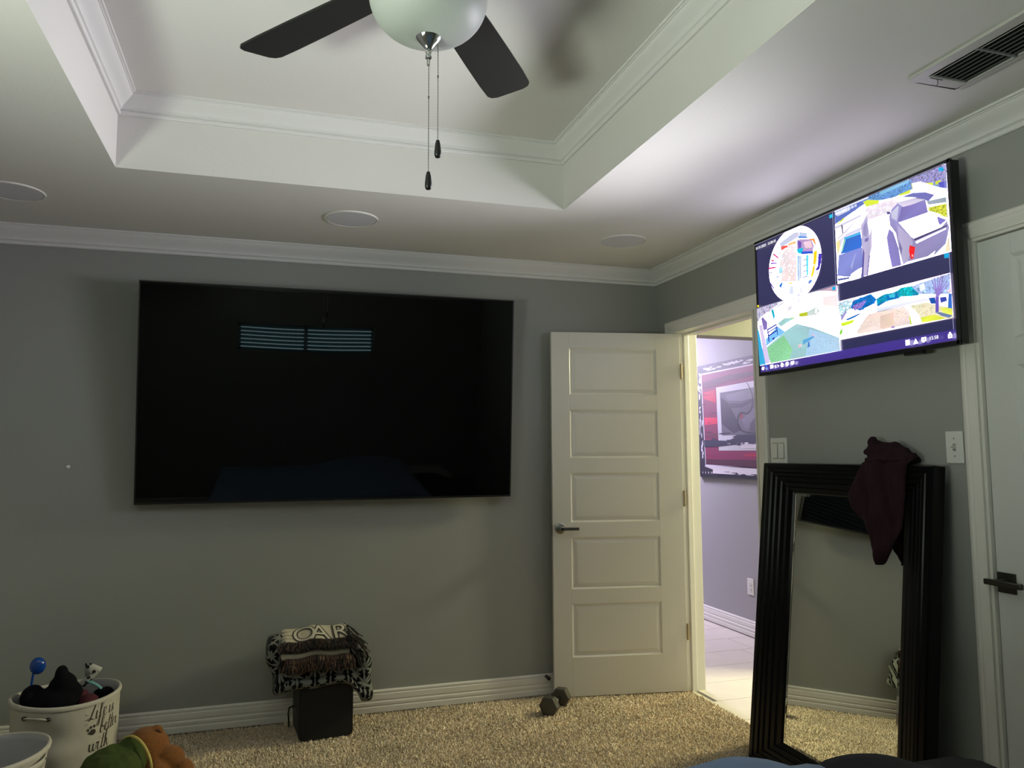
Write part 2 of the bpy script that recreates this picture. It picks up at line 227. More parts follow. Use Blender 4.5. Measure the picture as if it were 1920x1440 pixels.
# carpet: backing slab plus tufts
M_carpet = mat('carpet_backing', (.33, .26, .17), .95, noise=(60, .35))
floor = O('floor', MB().box(RX0, .055, RY0, 0, -.05, 0), M_carpet, kind='structure')
def carpet_pile():
    rng = random.Random(3); vs = []; fs = []; cols = []
    def patch(x0, x1, y0, y1, step):
        nx = int((x1-x0)/step); ny = int((y1-y0)/step)
        for i in range(nx):
            for j in range(ny):
                x = x0+(i+rng.random())*step; y = y0+(j+rng.random())*step
                h = rng.uniform(.006, .013); r = step*rng.uniform(.42, .75); a = rng.random()*PI*2
                lx = rng.gauss(0, .005); ly = rng.gauss(0, .005); k = len(vs)
                for q in range(3):
                    t = a+q*2.094; vs.append((x+r*math.cos(t), y+r*math.sin(t), -.001))
                for q in range(3):
                    t = a+.6+q*2.094; vs.append((x+lx+.55*r*math.cos(t), y+ly+.55*r*math.sin(t), h+rng.uniform(-.002, .002)))
                fs.extend([(k, k+1, k+4, k+3), (k+1, k+2, k+5, k+4), (k+2, k, k+3, k+5), (k+3, k+4, k+5)])
                w = math.sin(x*9+2*math.sin(y*7))*math.sin(y*11+x*3)
                c = rng.uniform(.78, 1.20)*(1+.10*w); tint = rng.uniform(-.05, .05)
                cols.append((.66*c*(1+tint), .55*c, .40*c*(1-tint), 1))
    patch(-3.6, .055, -1.25, -.012, .0085)
    patch(-3.6, -.02, -2.6, -1.25, .016)
    me = bpy.data.meshes.new('carpet_pile'); me.from_pydata(vs, [], fs)
    ca = me.color_attributes.new('tuft', 'FLOAT_COLOR', 'POINT')
    flat = []
    for c in cols: flat.extend(c*6)
    ca.data.foreach_set('color', flat)
    m = mat('carpet_pile', (.34, .26, .16), .95, spec=.15, sheen=.2); t = m.node_tree
    an = t.nodes.new('ShaderNodeVertexColor'); an.layer_name = 'tuft'
    t.links.new(an.outputs['Color'], t.nodes['Principled BSDF'].inputs['Base Color'])
    me.materials.append(m)
    o = bpy.data.objects.new('carpet_pile', me); C.objects.link(o); o.parent = floor; o['kind'] = 'stuff'
carpet_pile()

# mouldings
def ring_trim(prof, x0, x1, y0, y1, names, m):
    """prof: (distance from wall, z). four mitred runs inside the rectangle: back, right, front, left"""
    def cor(k, d):
        return [(x0+d, y1-d), (x1-d, y1-d), (x1-d, y0+d), (x0+d, y0+d)][k]
    for k, nm in enumerate(names):
        n = len(prof); vs = [(*cor(k, d), z) for d, z in prof]+[(*cor((k+1) % 4, d), z) for d, z in prof]
        fs = [(i, (i+1) % n, n+(i+1) % n, n+i) for i in range(n)]+[tuple(range(n)), tuple(range(n, 2*n))]
        O(nm, MB().add(vs, fs), m, kind='structure', smooth=30)
def crown_prof(zb, H, P):
    pr = [(0, zb), (.010, zb), (.013, zb+.004), (.013, zb+.013), (.009, zb+.017), (.013, zb+.019), (.018, zb+.021), (.018, zb+.027)]
    z1, z2 = zb+.027, zb+H-.013
    for i in range(1, 11):                                   # ogee: convex low, concave up
        t = i/10; d = .018+(P-.030)*(.5-.5*math.cos(PI*t))*.55+(P-.030)*t*.45
        pr.append((d, z1+(z2-z1)*t))
    pr += [(P-.008, z2), (P-.008, z2+.004), (P, z2+.004), (P, zb+H), (0, zb+H)]
    return pr
ring_trim(crown_prof(2.352, .089, .072), RX0, RX1, RY0, RY1, ['trim_1', 'trim_2', 'trim_3', 'trim_4'], M_crown)
ring_trim(crown_prof(2.647, .079, .072), TX0, TX1, TY0, TY1, ['trim_5', 'trim_6', 'trim_7', 'trim_8'], M_crown)
BB = [(0, .010), (.016, .010), (.016, .036), (.0125, .040), (.0125, .046), (.0155, .048), (.0155, .060), (.011, .065), (.011, .070), (.0135, .073),
      (.0125, .098), (.0075, .103), (.0105, .106), (.0105, .114), (.006, .120), (0, .120)]
def base_run(name, p0, p1, nrm, mt=(0, 0)):
    """straight run from p0 to p1, nrm = direction into the room; mt mitre sign at each end"""
    p0 = Vector(p0); p1 = Vector(p1); nr = Vector(nrm); t = (p1-p0).normalized(); n = len(BB)
    vs = [tuple(p0+nr*d+t*d*mt[0])+(z,) for d, z in BB]+[tuple(p1+nr*d-t*d*mt[1])+(z,) for d, z in BB]
    fs = [(i, (i+1) % n, n+(i+1) % n, n+i) for i in range(n)]+[tuple(range(n)), tuple(range(n, 2*n))]
    O(name, MB().add(vs, fs), M_trim, kind='structure', smooth=30)
base_run('baseboard_back', (RX0, 0), (0, 0), (0, -1), (1, 1))
base_run('baseboard_right', (0, -1.062), (0, -2.145), (-1, 0))
base_run('baseboard_right', (0, -3.08), (0, RY0), (-1, 0), (0, 1))
base_run('baseboard_left', (RX0, RY0), (RX0, 0), (1, 0), (1, 1))
base_run('baseboard_front', (RX0, RY0), (0, RY0), (0, 1), (1, 1))
# door 1 casing, jamb, stop
def casing(name, ya, yb, zt, wd, m, inner=.0):
    pf = [(0, 0), (0, .011), (.10, .016), (.28, .018), (.42, .015), (.50, .0155), (.86, .010), (1, .009), (1, 0)]   # outside -> opening
    b = MB()
    def leg(y_out, s):
        n = len(pf)
        lo = [(-d, y_out-s*wd*t, 0) for t, d in pf]; hi = [(-d, y_out-s*wd*t, zt-wd*t) for t, d in pf]
        b.add(lo+hi, [(i, (i+1) % n, n+(i+1) % n, n+i) for i in range(n)]+[tuple(range(n)), tuple(range(n, 2*n))])
    leg(yb, 1); leg(ya, -1)
    n = len(pf)
    L = [(-d, ya+wd*t, zt-wd*t) for t, d in pf]; R = [(-d, yb-wd*t, zt-wd*t) for t, d in pf]
    b.add(L+R, [(i, (i+1) % n, n+(i+1) % n, n+i) for i in range(n)]+[tuple(range(n)), tuple(range(n, 2*n))])
    return O(name, b, m, kind='structure')
casing('trim_9', -1.066, -.117, 2.104, .072, M_trim)
casing('trim_10', -3.085, -2.142, 2.106, .056, M_trim)
b = MB()
JD = .150
b.box(.0, JD, -.200, -.186, 0, 2.046); b.box(0, JD, -.976, -.962, 0, 2.046); b.box(0, JD, -.962, -.200, 2.034, 2.046)
b.box(.060, .090, -.213, -.200, 0, 2.034); b.box(.060, .090, -.962, -.950, 0, 2.034); b.box(.060, .090, -.950, -.213, 2.022, 2.034)
O('trim_11', b, M_trim, kind='structure', bevel=.002)
b = MB(); b.box(.0, TH, -2.209, -2.197, 0, 2.05); b.box(0, TH, -3.02, -3.008, 0, 2.05); b.box(0, TH, -3.008, -2.209, 2.040, 2.05)
O('trim_12', b, M_trim, kind='structure')

# ---------------------------------------------------------------- panel doors
def panel_door(name, wd, ht, panels, m, parent_loc, rotz, x_off=0):
    """leaf in local xz plane: x from 0 (hinge) to wd, front face at y=0 (towards -y), thickness .035"""
    t = .035; fr = MB()
    xs = [0]+[panels[0][0], panels[0][1]]+[wd]
    fr.box(0, panels[0][0], 0, t, 0, ht); fr.box(panels[0][1], wd, 0, t, 0, ht)
    zs = [0]+[z for p in sorted(panels, key=lambda q: q[2]) for z in (p[2], p[3])]+[ht]
    for i in range(0, len(zs), 2): fr.box(panels[0][0], panels[0][1], 0, t, zs[i], zs[i+1])
    root = O(name, fr, m, kind='structure', bevel=.0015)
    root.location = parent_loc; root.rotation_euler = (0, 0, rotz)
    for (a, b_, c, d) in panels:
        q = MB()
        rings = [(0, 0), (.006, .005), (.010, .0085), (.017, .0085), (.030, .0035), (.033, .003)]
        for side in (0, 1):
            vs = []
            for o_, dep in rings:
                y = dep if side == 0 else t-dep
                vs += [(a+o_, y, c+o_), (b_-o_, y, c+o_), (b_-o_, y, d-o_), (a+o_, y, d-o_)]
            fs = [(r*4+k, r*4+(k+1) % 4, (r+1)*4+(k+1) % 4, (r+1)*4+k) for r in range(len(rings)-1) for k in range(4)]
            k = (len(rings)-1)*4; fs.append((k, k+1, k+2, k+3))
            q.add(vs, fs)
        O('panel', q, m, root, world=False)
    return root
PZ = [(.208, .495), (.577, .859), (.944, 1.216), (1.302, 1.572), (1.660, 1.928)]
hinge = Vector((.026, -.2145, .012)); free = Vector((-.721, -.085, .012))
ang = math.atan2(free.y-hinge.y, free.x-hinge.x)
# leaf: local +x runs from hinge to free edge; front face must look to -y => mirror by building x along -dir
d1 = panel_door('door_1', .760, 2.018, [(.760-.655, .760-.142, a, b_) for a, b_ in PZ], M_door, free, ang+PI)
d1.name = 'door_1'
def lever_round(parent, x, z):
    h = MB(); 
    def rose(p): return (p[0], p[2], p[1])
    pr = [(.0, -.008), (.024, -.008), (.031, -.004), (.032, 0), (0, 0)]
    vsb = MB().lathe(pr, n=28)
    h.add([(x+a, c, z+b_) for a, b_, c in vsb.v], vsb.f)
    ro = O('rose', h, M_nickel, parent, world=False, smooth=True)
    k = MB(); k2 = MB().lathe([(0, -.052), (.013, -.052), (.014, -.045), (.012, -.006)], n=20)
    k.add([(x+a, c, z+b_) for a, b_, c in k2.v], k2.f)
    k.box(x-.005, x+.098, -.052, -.040, z-.010, z+.010)
    O('handle', k, M_nickel, parent, world=False, smooth=True, bevel=.003)
    s = MB(); s2 = MB().lathe([(0, -.0535), (.0075, -.0535), (.0075, -.051)], n=14)
    s.add([(x+a, c, z+b_) for a, b_, c in s2.v], s2.f)
    O('keyhole', s, M_black, parent, world=False)
lever_round(d1, .043, .912)
O('latch_plate', MB().box(-.0012, .0, .006, .028, .872, .928), M_nickel, d1, world=False)
for zc in (.324, 1.068, 1.798):
    h = MB(); h.box(.7595, .762, .004, .034, zc-.044, zc+.044)
    h.tube([(.766, -.004, zc-.045), (.766, -.004, zc+.045)], .0055, 10)
    O('hinge', h, M_brass, d1, world=False)
    # leaf of the hinge let into the jamb
    jb = MB().box(.022, .052, -.2016, -.1995, zc+.012-.044, zc+.012+.044)
    O('trim_13', jb, M_brass, kind='structure', bevel=.004)
# black bumper knob on the baseboard behind the door
b = MB().lathe([(0, 0), (.009, 0), (.009, .035), (.011, .036), (.011, .045), (.006, .048), (0, .048)], n=14)
bb = MB().add([(-.742+a, -.012-c, .107+b_) for a, b_, c in b.v], b.f)
tag(O('door_stop', bb, M_black, smooth=True), 'small black door stop on the baseboard beside the open door', 'door stop')

# closed door on the right wall
d2 = panel_door('door_2', .797, 2.026, [(.118, .68, a+.03, b_+.03) for a, b_ in PZ], M_doorR, (.014, D2b-.016, .010), -PI/2)
h = MB(); h.box(.004, .068, -.006, 0, .880, .944)
O('handle_plate', h, mat('dark_pewter', (.060, .056, .048), .4, .8), d2, world=False, bevel=.0015)
h = MB(); h.tube([(.036, 0, .915), (.036, -.03, .915), (.036, -.046, .915)], [.014, .011, .011], 14)
h.box(-.004, .125, -.056, -.040, .906, .924)
O('handle', h, mat('pewter_lever', (.085, .08, .07), .33, .9), d2, world=False, bevel=.003, smooth=True)

# ---------------------------------------------------------------- windows behind the camera
M_pane = mat('bright_window_glass', (.5, .6, .6), .2, emit=((.55, .85, .95), PANE))
M_slat = mat('blind_slat', (.30, .36, .36), .5)
t = M_slat.node_tree; tr = t.nodes.new('ShaderNodeBsdfTranslucent'); tr.inputs[0].default_value = (.11, .20, .21, 1)
ad = t.nodes.new('ShaderNodeMixShader'); ad.inputs[0].default_value = .4
t.links.new(t.nodes['Principled BSDF'].outputs[0], ad.inputs[1]); t.links.new(tr.outputs[0], ad.inputs[2]); t.links.new(ad.outputs[0], t.nodes['Material Output'].inputs[0])
w2 = MB(); x0, x1, z0, z1 = WF
w2.box(x0, x1, RY0-.09, RY0-.06, z0, z0+.03); w2.box(x0, x1, RY0-.09, RY0-.06, z1-.03, z1)
w2.box(x0, x0+.03, RY0-.09, RY0-.06, z0, z1); w2.box(x1-.03, x1, RY0-.09, RY0-.06, z0, z1); w2.box(-1.97, -1.93, RY0-.09, RY0-.06, z0, z1)
win2 = O('window_2', w2, M_trim, kind='structure')
O('pane', MB().box(x0, x1, RY0-.082, RY0-.078, z0, z1), M_pane, win2)
for k in range(7):
    zc = z0+.024+k*.0415; s = MB(); c_, s_ = math.cos(.98), math.sin(.98)
    for xa, xb in ((x0+.01, -1.955), (-1.945, x1-.01)):
        sag = .0035
        pts = [xa+(xb-xa)*i/6 for i in range(7)]
        vs = []
        for i, xx in enumerate(pts):
            dz = -sag*math.sin(PI*i/6)
            vs += [(xx, RY0-.045-.0185*c_, zc-.0185*s_+dz), (xx, RY0-.045+.0185*c_, zc+.0185*s_+dz)]
        s.add(vs, [(2*i, 2*i+1, 2*i+3, 2*i+2) for i in range(6)])
    O('slat', s, M_slat, win2, fix=False)
wl = MB(); y0, y1, z0, z1 = WL
wl.box(RX0-.09, RX0-.06, y0, y1, z0, z0+.04); wl.box(RX0-.09, RX0-.06, y0, y1, z1-.04, z1)
wl.box(RX0-.09, RX0-.06, y0, y0+.04, z0, z1); wl.box(RX0-.09, RX0-.06, y1-.04, y1, z0, z1)
win1 = O('window_1', wl, M_trim, kind='structure')
O('pane', MB().box(RX0-.078, RX0-.074, y0, y1, z0, z1), mat('shaded_window_glass', (.3, .35, .35), .3, emit=((.7, .9, .85), .04)), win1)
sl = MB()
for k in range(25):
    zc = z0+.03+k*.042
    sl.add([(RX0-.035-.02*.5, y0+.01, zc-.02*.86), (RX0-.035-.02*.5, y1-.01, zc-.02*.86), (RX0-.035+.02*.5, y1-.01, zc+.02*.86), (RX0-.035+.02*.5, y0+.01, zc+.02*.86)], [(0, 1, 2, 3)])
O('blind_slats', sl, M_slat, win1, fix=False, kind='stuff')

# ---------------------------------------------------------------- vestibule and hallway
HX = 1.14
b = MB(); b.box(HX, HX+.1, -.08, 3.2, 0, 2.5); b.box(HX-.04, 2.7, -.2, -.08, 0, 2.5)
O('wall_hall_right', b, M_hall, kind='structure')
b = MB(); b.box(.06, JD, TH, 3.2, 0, 2.5); b.box(.06, HX, 3.2, 3.3, 0, 2.5)
O('wall_hall_left', b, M_hall, kind='structure')
b = MB(); b.box(TH, 2.7, -1.75, -1.65, 0, 2.5); b.box(2.6, 2.7, -1.65, -.2, 0, 2.5)
O('wall_hall_front', b, M_hall, kind='structure')
O('ceiling_hall', MB().box(TH, 2.7, -1.7, 3.3, 2.44, 2.5), M_ceil, kind='structure')
O('wall_hall_header', MB().box(TH, HX-.04, -.2, -.08, 2.032, 2.44), mat('header_paint_cream', (.27, .26, .22), .5), kind='structure')
n = len(BB)
vs = [(HX-d, -.08, z) for d, z in BB]+[(HX-d, 3.2, z) for d, z in BB]
O('baseboard_hall', MB().add(vs, [(i, (i+1) % n, n+(i+1) % n, n+i) for i in range(n)]+[tuple(range(n)), tuple(range(n, 2*n))]), M_trim, kind='structure', smooth=30)
M_tile = mat('porcelain_tile', (.62, .57, .50), .38, noise=(7, .10))
M_grout = mat('grout', (.16, .145, .13), .9)
fh = O('floor_hall', MB().box(.055, 2.7, -1.7, 3.3, -.05, -.001), M_grout, kind='structure')
tile_mesh = {}
def tile(x0, x1, y0, y1):
    g = .0018; k = (round(x1-x0, 3), round(y1-y0, 3))
    if k not in tile_mesh:
        tb = MB().box(g, k[0]-g, g, k[1]-g, -.008, .0025); o = O('tile', tb, M_tile, fh, world=False, bevel=.001); tile_mesh[k] = o
    else:
        o = tile_mesh[k].copy(); C.objects.link(o); o.parent = fh
    o.location = (x0, y0, 0)
rows = [(-1.29, -.99, .62), (-.99, -.69, .40), (-.69, -.39, .60), (-.39, -.09, .70), (-.09, .21, .75), (.21, .51, .855), (.51, .81, .95), (.81, 1.11, .56), (1.11, 1.41, 1.03), (1.41, 1.71, .6), (1.71, 2.01, .8)]
for y0, y1, xj in rows:
    x = xj-.6*2
    while x < 2.1:
        a, b_ = max(x, .075), min(x+.6, HX if y0 > -.1 else 2.1)
        if b_-a > .03: tile(a, b_, y0, y1)
        x += .6
O('threshold_strip', MB().box(.052, .075, -.962, -.2, -.004, .0035), mat('threshold_cream', (.60, .54, .42), .4), fh)
fh.children[-1].name = 'threshold_strip'
def plate(name, label, cat, x, yc, zc, wd, ht, kind):
    r = thing(name, label, cat, (x, yc, zc))
    O('cover_plate', MB().box(x-.006, x, yc-wd/2, yc+wd/2, zc-ht/2, zc+ht/2), M_plastic, r, bevel=.003)
    M_rk = M_plastic
    if kind == 'rocker2':
        for s in (-1, 1):
            yy = yc+s*.023
            q = MB(); q.add([(x-.006, yy-.0165, zc-.034), (x-.006, yy+.0165, zc-.034), (x-.012, yy+.0165, zc-.034), (x-.012, yy-.0165, zc-.034),
                             (x-.006, yy-.0165, zc+.034), (x-.006, yy+.0165, zc+.034), (x-.008, yy+.0165, zc+.034), (x-.008, yy-.0165, zc+.034)],
                            [(0,3,2,1),(4,5,6,7),(0,1,5,4),(1,2,6,5),(2,3,7,6),(3,0,4,7)])
            O('rocker', q, M_rk, r, bevel=.001)
            O('rocker_gap', MB().box(x-.0064, x-.005, yy-.0185, yy+.0185, zc-.036, zc+.036), mat('shadow_gap', (.12, .12, .115), .6), r)
    if kind == 'toggle':
        O('toggle_slot', MB().box(x-.0065, x-.005, yc-.006, yc+.006, zc-.0125, zc+.0125), mat('toggle_slot_grey', (.25, .25, .24), .5), r)
        O('toggle', MB().add([(x-.006, yc-.0045, zc-.006), (x-.006, yc+.0045, zc-.006), (x-.020, yc+.004, zc+.004), (x-.020, yc-.004, zc+.004),
                              (x-.006, yc-.0045, zc+.006), (x-.006, yc+.0045, zc+.006), (x-.018, yc+.004, zc+.011), (x-.018, yc-.004, zc+.011)],
                             [(0,3,2,1),(4,5,6,7),(0,1,5,4),(1,2,6,5),(2,3,7,6),(3,0,4,7)]), M_plastic, r)
        for s in (-1, 1):
            O('screw', MB().ell((x-.006, yc, zc+s*.030), (.001, .003, .003), n=10), M_nickel, r, smooth='all')
    if kind == 'outlet':
        for s in (-1, 1):
            O('socket', MB().box(x-.009, x-.005, yc-.016, yc+.016, zc+s*.020-.014, zc+s*.020+.014), M_plastic, r, bevel=.003)
            for q in (-1, 1):
                O('slot', MB().box(x-.0095, x-.0085, yc+q*.006-.001, yc+q*.006+.001, zc+s*.020-.004, zc+s*.020+.006), M_black, r)
    return r
plate('light_switch', 'white double rocker switch plate between the open doorway and the leaning mirror', 'light switch', 0, -1.141, 1.347, .118, .118, 'rocker2')
plate('light_switch', 'white single toggle switch plate beside the closed door on the right', 'light switch', 0, -2.094, 1.354, .070, .110, 'toggle')
plate('wall_outlet', 'white power outlet low on the hallway wall', 'outlet', HX, .784, .362, .078, .118, 'outlet')
# ---------------------------------------------------------------- flat coloured artwork on a plane (screens, canvas)
def art_material(name, boost=0., emit=True):
    m = bpy.data.materials.new(name); m.use_nodes = True; t = m.node_tree; b = t.nodes['Principled BSDF']
    an = t.nodes.new('ShaderNodeVertexColor'); an.layer_name = 'ink'
    if emit:
        b.inputs['Base Color'].default_value = (.01, .01, .01, 1); b.inputs['Roughness'].default_value = .25
        t.links.new(an.outputs['Color'], b.inputs['Emission Color']); b.inputs['Emission Strength'].default_value = 1.0
    else:
        t.links.new(an.outputs['Color'], b.inputs['Base Color']); b.inputs['Roughness'].default_value = .55
    return m
def art(name, polys, origin, du, dv, dn, m, parent, step=5e-5, fcol=lambda c: c, world=True, mm=.001, jit=.16):
    """polys: [rgb, [u0,v0,u1,v1,...]] millimetres on the plane; later ones lie on top"""
    org = Vector(origin); du = Vector(du); dv = Vector(dv); dn = Vector(dn); vs = []; fs = []; cols = []
    for k, (c, pts) in enumerate(polys):
        i0 = len(vs)
        for j in range(0, len(pts), 2):
            vs.append(org+du*pts[j]*mm+dv*pts[j+1]*mm+dn*step*k)
        fs.append(tuple(range(i0, len(vs)))); cols.append(fcol(srgb(c)))
    L = parent.location if (parent is not None and world) else Vector((0, 0, 0))
    me = bpy.data.meshes.new(name); me.from_pydata([tuple(v-L) for v in vs], [], fs)
    ca = me.color_attributes.new('ink', 'FLOAT_COLOR', 'CORNER'); flat = []; jr = random.Random(5)
    for p in me.polygons:
        for _ in range(p.loop_total):
            q = cols[p.index]; j1 = 1+jr.uniform(-jit, jit); flat.extend([q[0]*j1*(1+jr.uniform(-jit, jit)*.5), q[1]*j1, q[2]*j1*(1+jr.uniform(-jit, jit)*.4), 1])
    ca.data.foreach_set('color', flat); me.materials.append(m)
    o = bpy.data.objects.new(name, me); C.objects.link(o)
    if parent is not None: o.parent = parent
    return o
def text_polys(s, size, font_scale=1.0):
    """outline polygons of a short text with the built-in font -> list of vertex/face data (flat mesh)"""
    cu = bpy.data.curves.new('tmp', 'FONT'); cu.body = s; cu.size = size; cu.resolution_u = 3; cu.offset = 0
    ob = bpy.data.objects.new('tmp', cu); C.objects.link(ob)
    dg = bpy.context.evaluated_depsgraph_get(); me = bpy.data.meshes.new_from_object(ob.evaluated_get(dg))
    v = [tuple(p.co) for p in me.vertices]; f = [tuple(p.vertices) for p in me.polygons]
    bpy.data.objects.remove(ob); bpy.data.meshes.remove(me); bpy.data.curves.remove(cu)
    return v, f

# ---------------------------------------------------------------- surveillance television on the right wall
def tv_boost(c):
    lum = .3*c[0]+.55*c[1]+.15*c[2]; k = TVK*(1.05+8*sstep(.84, .96, lum))
    return (c[0]*k*.98, c[1]*k*(.93 if k > 1.5 else 1), c[2]*k*(1.16 if k > 1.5 else 1.02))
TVX = -.100; TY, TZ = -1.688, 2.000
tv2 = thing('wall_television', 'wall-mounted television showing four bright security camera views beside the doorway', 'television', (-.05, TY, TZ-.31))
O('housing', MB().box(-.094, -.060, TY-.539, TY+.537, TZ-.309, TZ+.309), M_black, tv2, bevel=.003)
b = MB(); W2, H2 = .5275, .2975
b.box(TVX-.003, -.094, TY-.540, TY+.538, TZ+H2, TZ+.310); b.box(TVX-.003, -.094, TY-.540, TY+.538, TZ-.312, TZ-H2)
b.box(TVX-.003, -.094, TY-.540, TY-W2, TZ-.312, TZ+.310); b.box(TVX-.003, -.094, TY+W2, TY+.538, TZ-.312, TZ+.310)
O('bezel', b, mat('tv_bezel_black', (.006, .006, .010), .35), tv2, bevel=.0015)
O('wall_bracket', MB().box(-.060, 0, TY-.2, TY+.2, TZ-.15, TZ+.15), M_black, tv2)
O('sensor_bump', MB().box(-.097, -.070, TY-.375, TY-.300, TZ-.322, TZ-.309), M_black, tv2, bevel=.002)
polys = [[[46, 46, 84], [-527, 297, 527, 297, 527, -297, -527, -297]],
         [[68, 50, 138], [-527, -262, 527, -262, 527, -297, -527, -297]]]
wline = [190, 185, 215]
for c, p in SCR:
    if not p:
        pts = []
        for k in range(48):
            a = -2*PI*k/48; pts += [-264+172.3*math.cos(a), 145+172.3*math.sin(a)*.93]
        polys.append([[170, 150, 190], [-264+(q+264)*1.012 if i % 2 == 0 else 145+(q-145)*1.012 for i, q in enumerate(pts)]])
        p = pts
    polys.append([c, p])
for r in ([-527, 297, 527, 297, 527, 295.6, -527, 295.6], [-9, 297, -7.4, 297, -6.4, -264, -8, -264], [-527, .8, -8, .4, -8, -1, -527, -.6],
          [524.6, 297, 526, 297, 526, -262, 524.6, -262]):
    polys.append([wline, r])
# foliage, gravel and grass specks of the camera pictures
rs = random.Random(21)
def inside(x, y, p):
    c = False; n = len(p)//2; j = n-1
    for i in range(n):
        xi, yi, xj, yj = p[2*i], p[2*i+1], p[2*j], p[2*j+1]
        if (yi > y) != (yj > y) and x < (xj-xi)*(y-yi)/(yj-yi+1e-9)+xi: c = not c
        j = i
    return c
def speck(p, n, sx_, sy_, amt):
    """n small irregular flecks inside polygon p, tinted around its own colour"""
    c, q = p; us = q[0::2]; vs_ = q[1::2]; out = []
    while len(out) < n:
        u, v = rs.uniform(min(us), max(us)), rs.uniform(min(vs_), max(vs_))
        if not inside(u, v, q): 
            if rs.random() < .02: n -= 1
            continue
        k = 1+rs.uniform(-amt, amt*.7); t_ = [max(0, min(255, w_*k+rs.uniform(-12, 12))) for w_ in c]; pts = []
        for a in range(6):
            r = rs.uniform(.5, 1.1); pts += [u+sx_*r*math.cos(a*PI/3), v+sy_*r*math.sin(a*PI/3)]
        out.append([t_, pts])
    return out
extra = {}
for i, (c, p) in enumerate(SCR):
    if not p: continue
    w_, h_ = max(p[0::2])-min(p[0::2]), max(p[1::2])-min(p[1::2])
    ar = w_*h_; c = tuple(c)
    if c in ((125, 150, 205), (150, 145, 195), (0, 110, 190), (0, 150, 186), (0, 182, 192), (165, 188, 232), (140, 120, 200), (162, 202, 208), (140, 208, 155), (172, 202, 226), (241, 216, 206), (228, 218, 182), (240, 225, 235), (246, 226, 226), (205, 208, 55), (190, 225, 236), (190, 182, 208), (100, 150, 210)):
        soft = c in ((240, 225, 235), (246, 226, 226), (241, 216, 206), (228, 218, 182)); big_ = c in ((162, 202, 208), (140, 208, 155), (172, 202, 226))
        extra[i] = speck((c, p), int(min(150, ar/70)), 3.2 if big_ else 5.0, 2.6 if big_ else 3.6, .07 if soft else (.16 if big_ else .34))
polys2 = polys[:2]; k = 2
for i, (c, p) in enumerate(SCR):
    if not p:
        polys2 += polys[k:k+2]; k += 2
        for _ in range(90):                                   # clutter around the wall of the fisheye picture
            a = rs.uniform(0, 2*PI); r = rs.uniform(118, 165); u, v = -264+r*math.cos(a), 145+r*.93*math.sin(a)
            polys2.append([[rs.choice([150, 175, 205, 225])]*2+[rs.choice([190, 215, 235])], [u-4, v-2, u+3, v-4, u+5, v+2, u-2, v+4]])
    else:
        polys2.append(polys[k]); k += 1; polys2 += extra.get(i, [])
polys = polys2+polys[k:]
# timestamp glyphs and clock
scr = art('screen', polys, (TVX, TY, TZ), (0, -1, 0), (0, 0, 1), (-1, 0, 0), art_material('screen_picture'), tv2, fcol=tv_boost, step=4e-6)
M_txt = mat('screen_white_text', (.02, .02, .02), .4, emit=((1, 1, 1), 1.6))
M_txt2 = mat('screen_dark_text', (.02, .02, .02), .4, emit=((.55, .55, .75), 1.0))
def screen_text(s, u, v, size, m, sx=1.):
    tv, tf = text_polys(s, size); b = MB().add([(TVX-.0110, TY-(u*.001+x*sx), TZ+v*.001+y) for x, y, z in tv], tf)
    O('caption', b, m, tv2, fix=False)
screen_text('01/31/2025  15:58:18', -517, 271, .017, M_txt, 1.0)
screen_text('15:58', 428, -284, .017, M_txt)
screen_text('01/31/2025 15:58:18', 8, 276, .014, M_txt)
screen_text('01/31/2025 15:58', 12, -86, .011, M_txt2)
screen_text('01/31/2025', -515, -20, .011, M_txt2)

# ---------------------------------------------------------------- big dark television on the back wall
tvc = Vector((-1.908, -.1120, 1.6446)); TW, THh = 1.886, 1.081
tv1 = thing('wall_television', 'large switched-off black television mounted on the grey back wall', 'television', tvc, (.0816, 0, -.008))
M_scr = mat('dark_glossy_screen', (.0006, .0007, .0007), .014, spec=.42)
O('housing', MB().box(-TW/2, TW/2, .002, .022, -THh/2, THh/2), M_black, tv1, world=False, bevel=.002)
O('rear_cover', MB().box(-TW*.36, TW*.36, .022, .055, -THh*.30, THh*.36), M_black, tv1, world=False, bevel=.006)
bez = .006; b = MB()
b.box(-TW/2, TW/2, -.002, .002, THh/2-bez, THh/2); b.box(-TW/2, TW/2, -.002, .002, -THh/2, -THh/2+.010)
b.box(-TW/2, -TW/2+bez, -.002, .002, -THh/2, THh/2); b.box(TW/2-bez, TW/2, -.002, .002, -THh/2, THh/2)
O('bezel', b, mat('bezel_satin_black', (.008, .008, .009), .3), tv1, world=False)
# screen glass: a barely uneven sheet, so that what it mirrors waves a little
nx, nz = 60, 34; vs = []
for j in range(nz+1):
    for i in range(nx+1):
        x = -TW/2+bez+(TW-2*bez)*i/nx; z = -THh/2+.01+(THh-.016)*j/nz
        vs.append((x, .0002+.00012*math.sin(x*9+z*5), z))
O('screen', MB().add(vs, [(j*(nx+1)+i, j*(nx+1)+i+1, (j+1)*(nx+1)+i+1, (j+1)*(nx+1)+i) for j in range(nz) for i in range(nx)]), M_scr, tv1, world=False, smooth='all', fix=False)
lg = MB(); lg.box(.0, .012, -.0035, -.001, -THh/2-.004, -THh/2+.004); lg.box(.016, .020, -.0035, -.001, -THh/2-.004, -THh/2+.004)
O('badge', lg, mat('badge_grey', (.06, .06, .06), .4), tv1, world=False)
O('wall_bracket', MB().box(-.30, .30, .055, .100, -.02, .24), M_black, tv1, world=False)

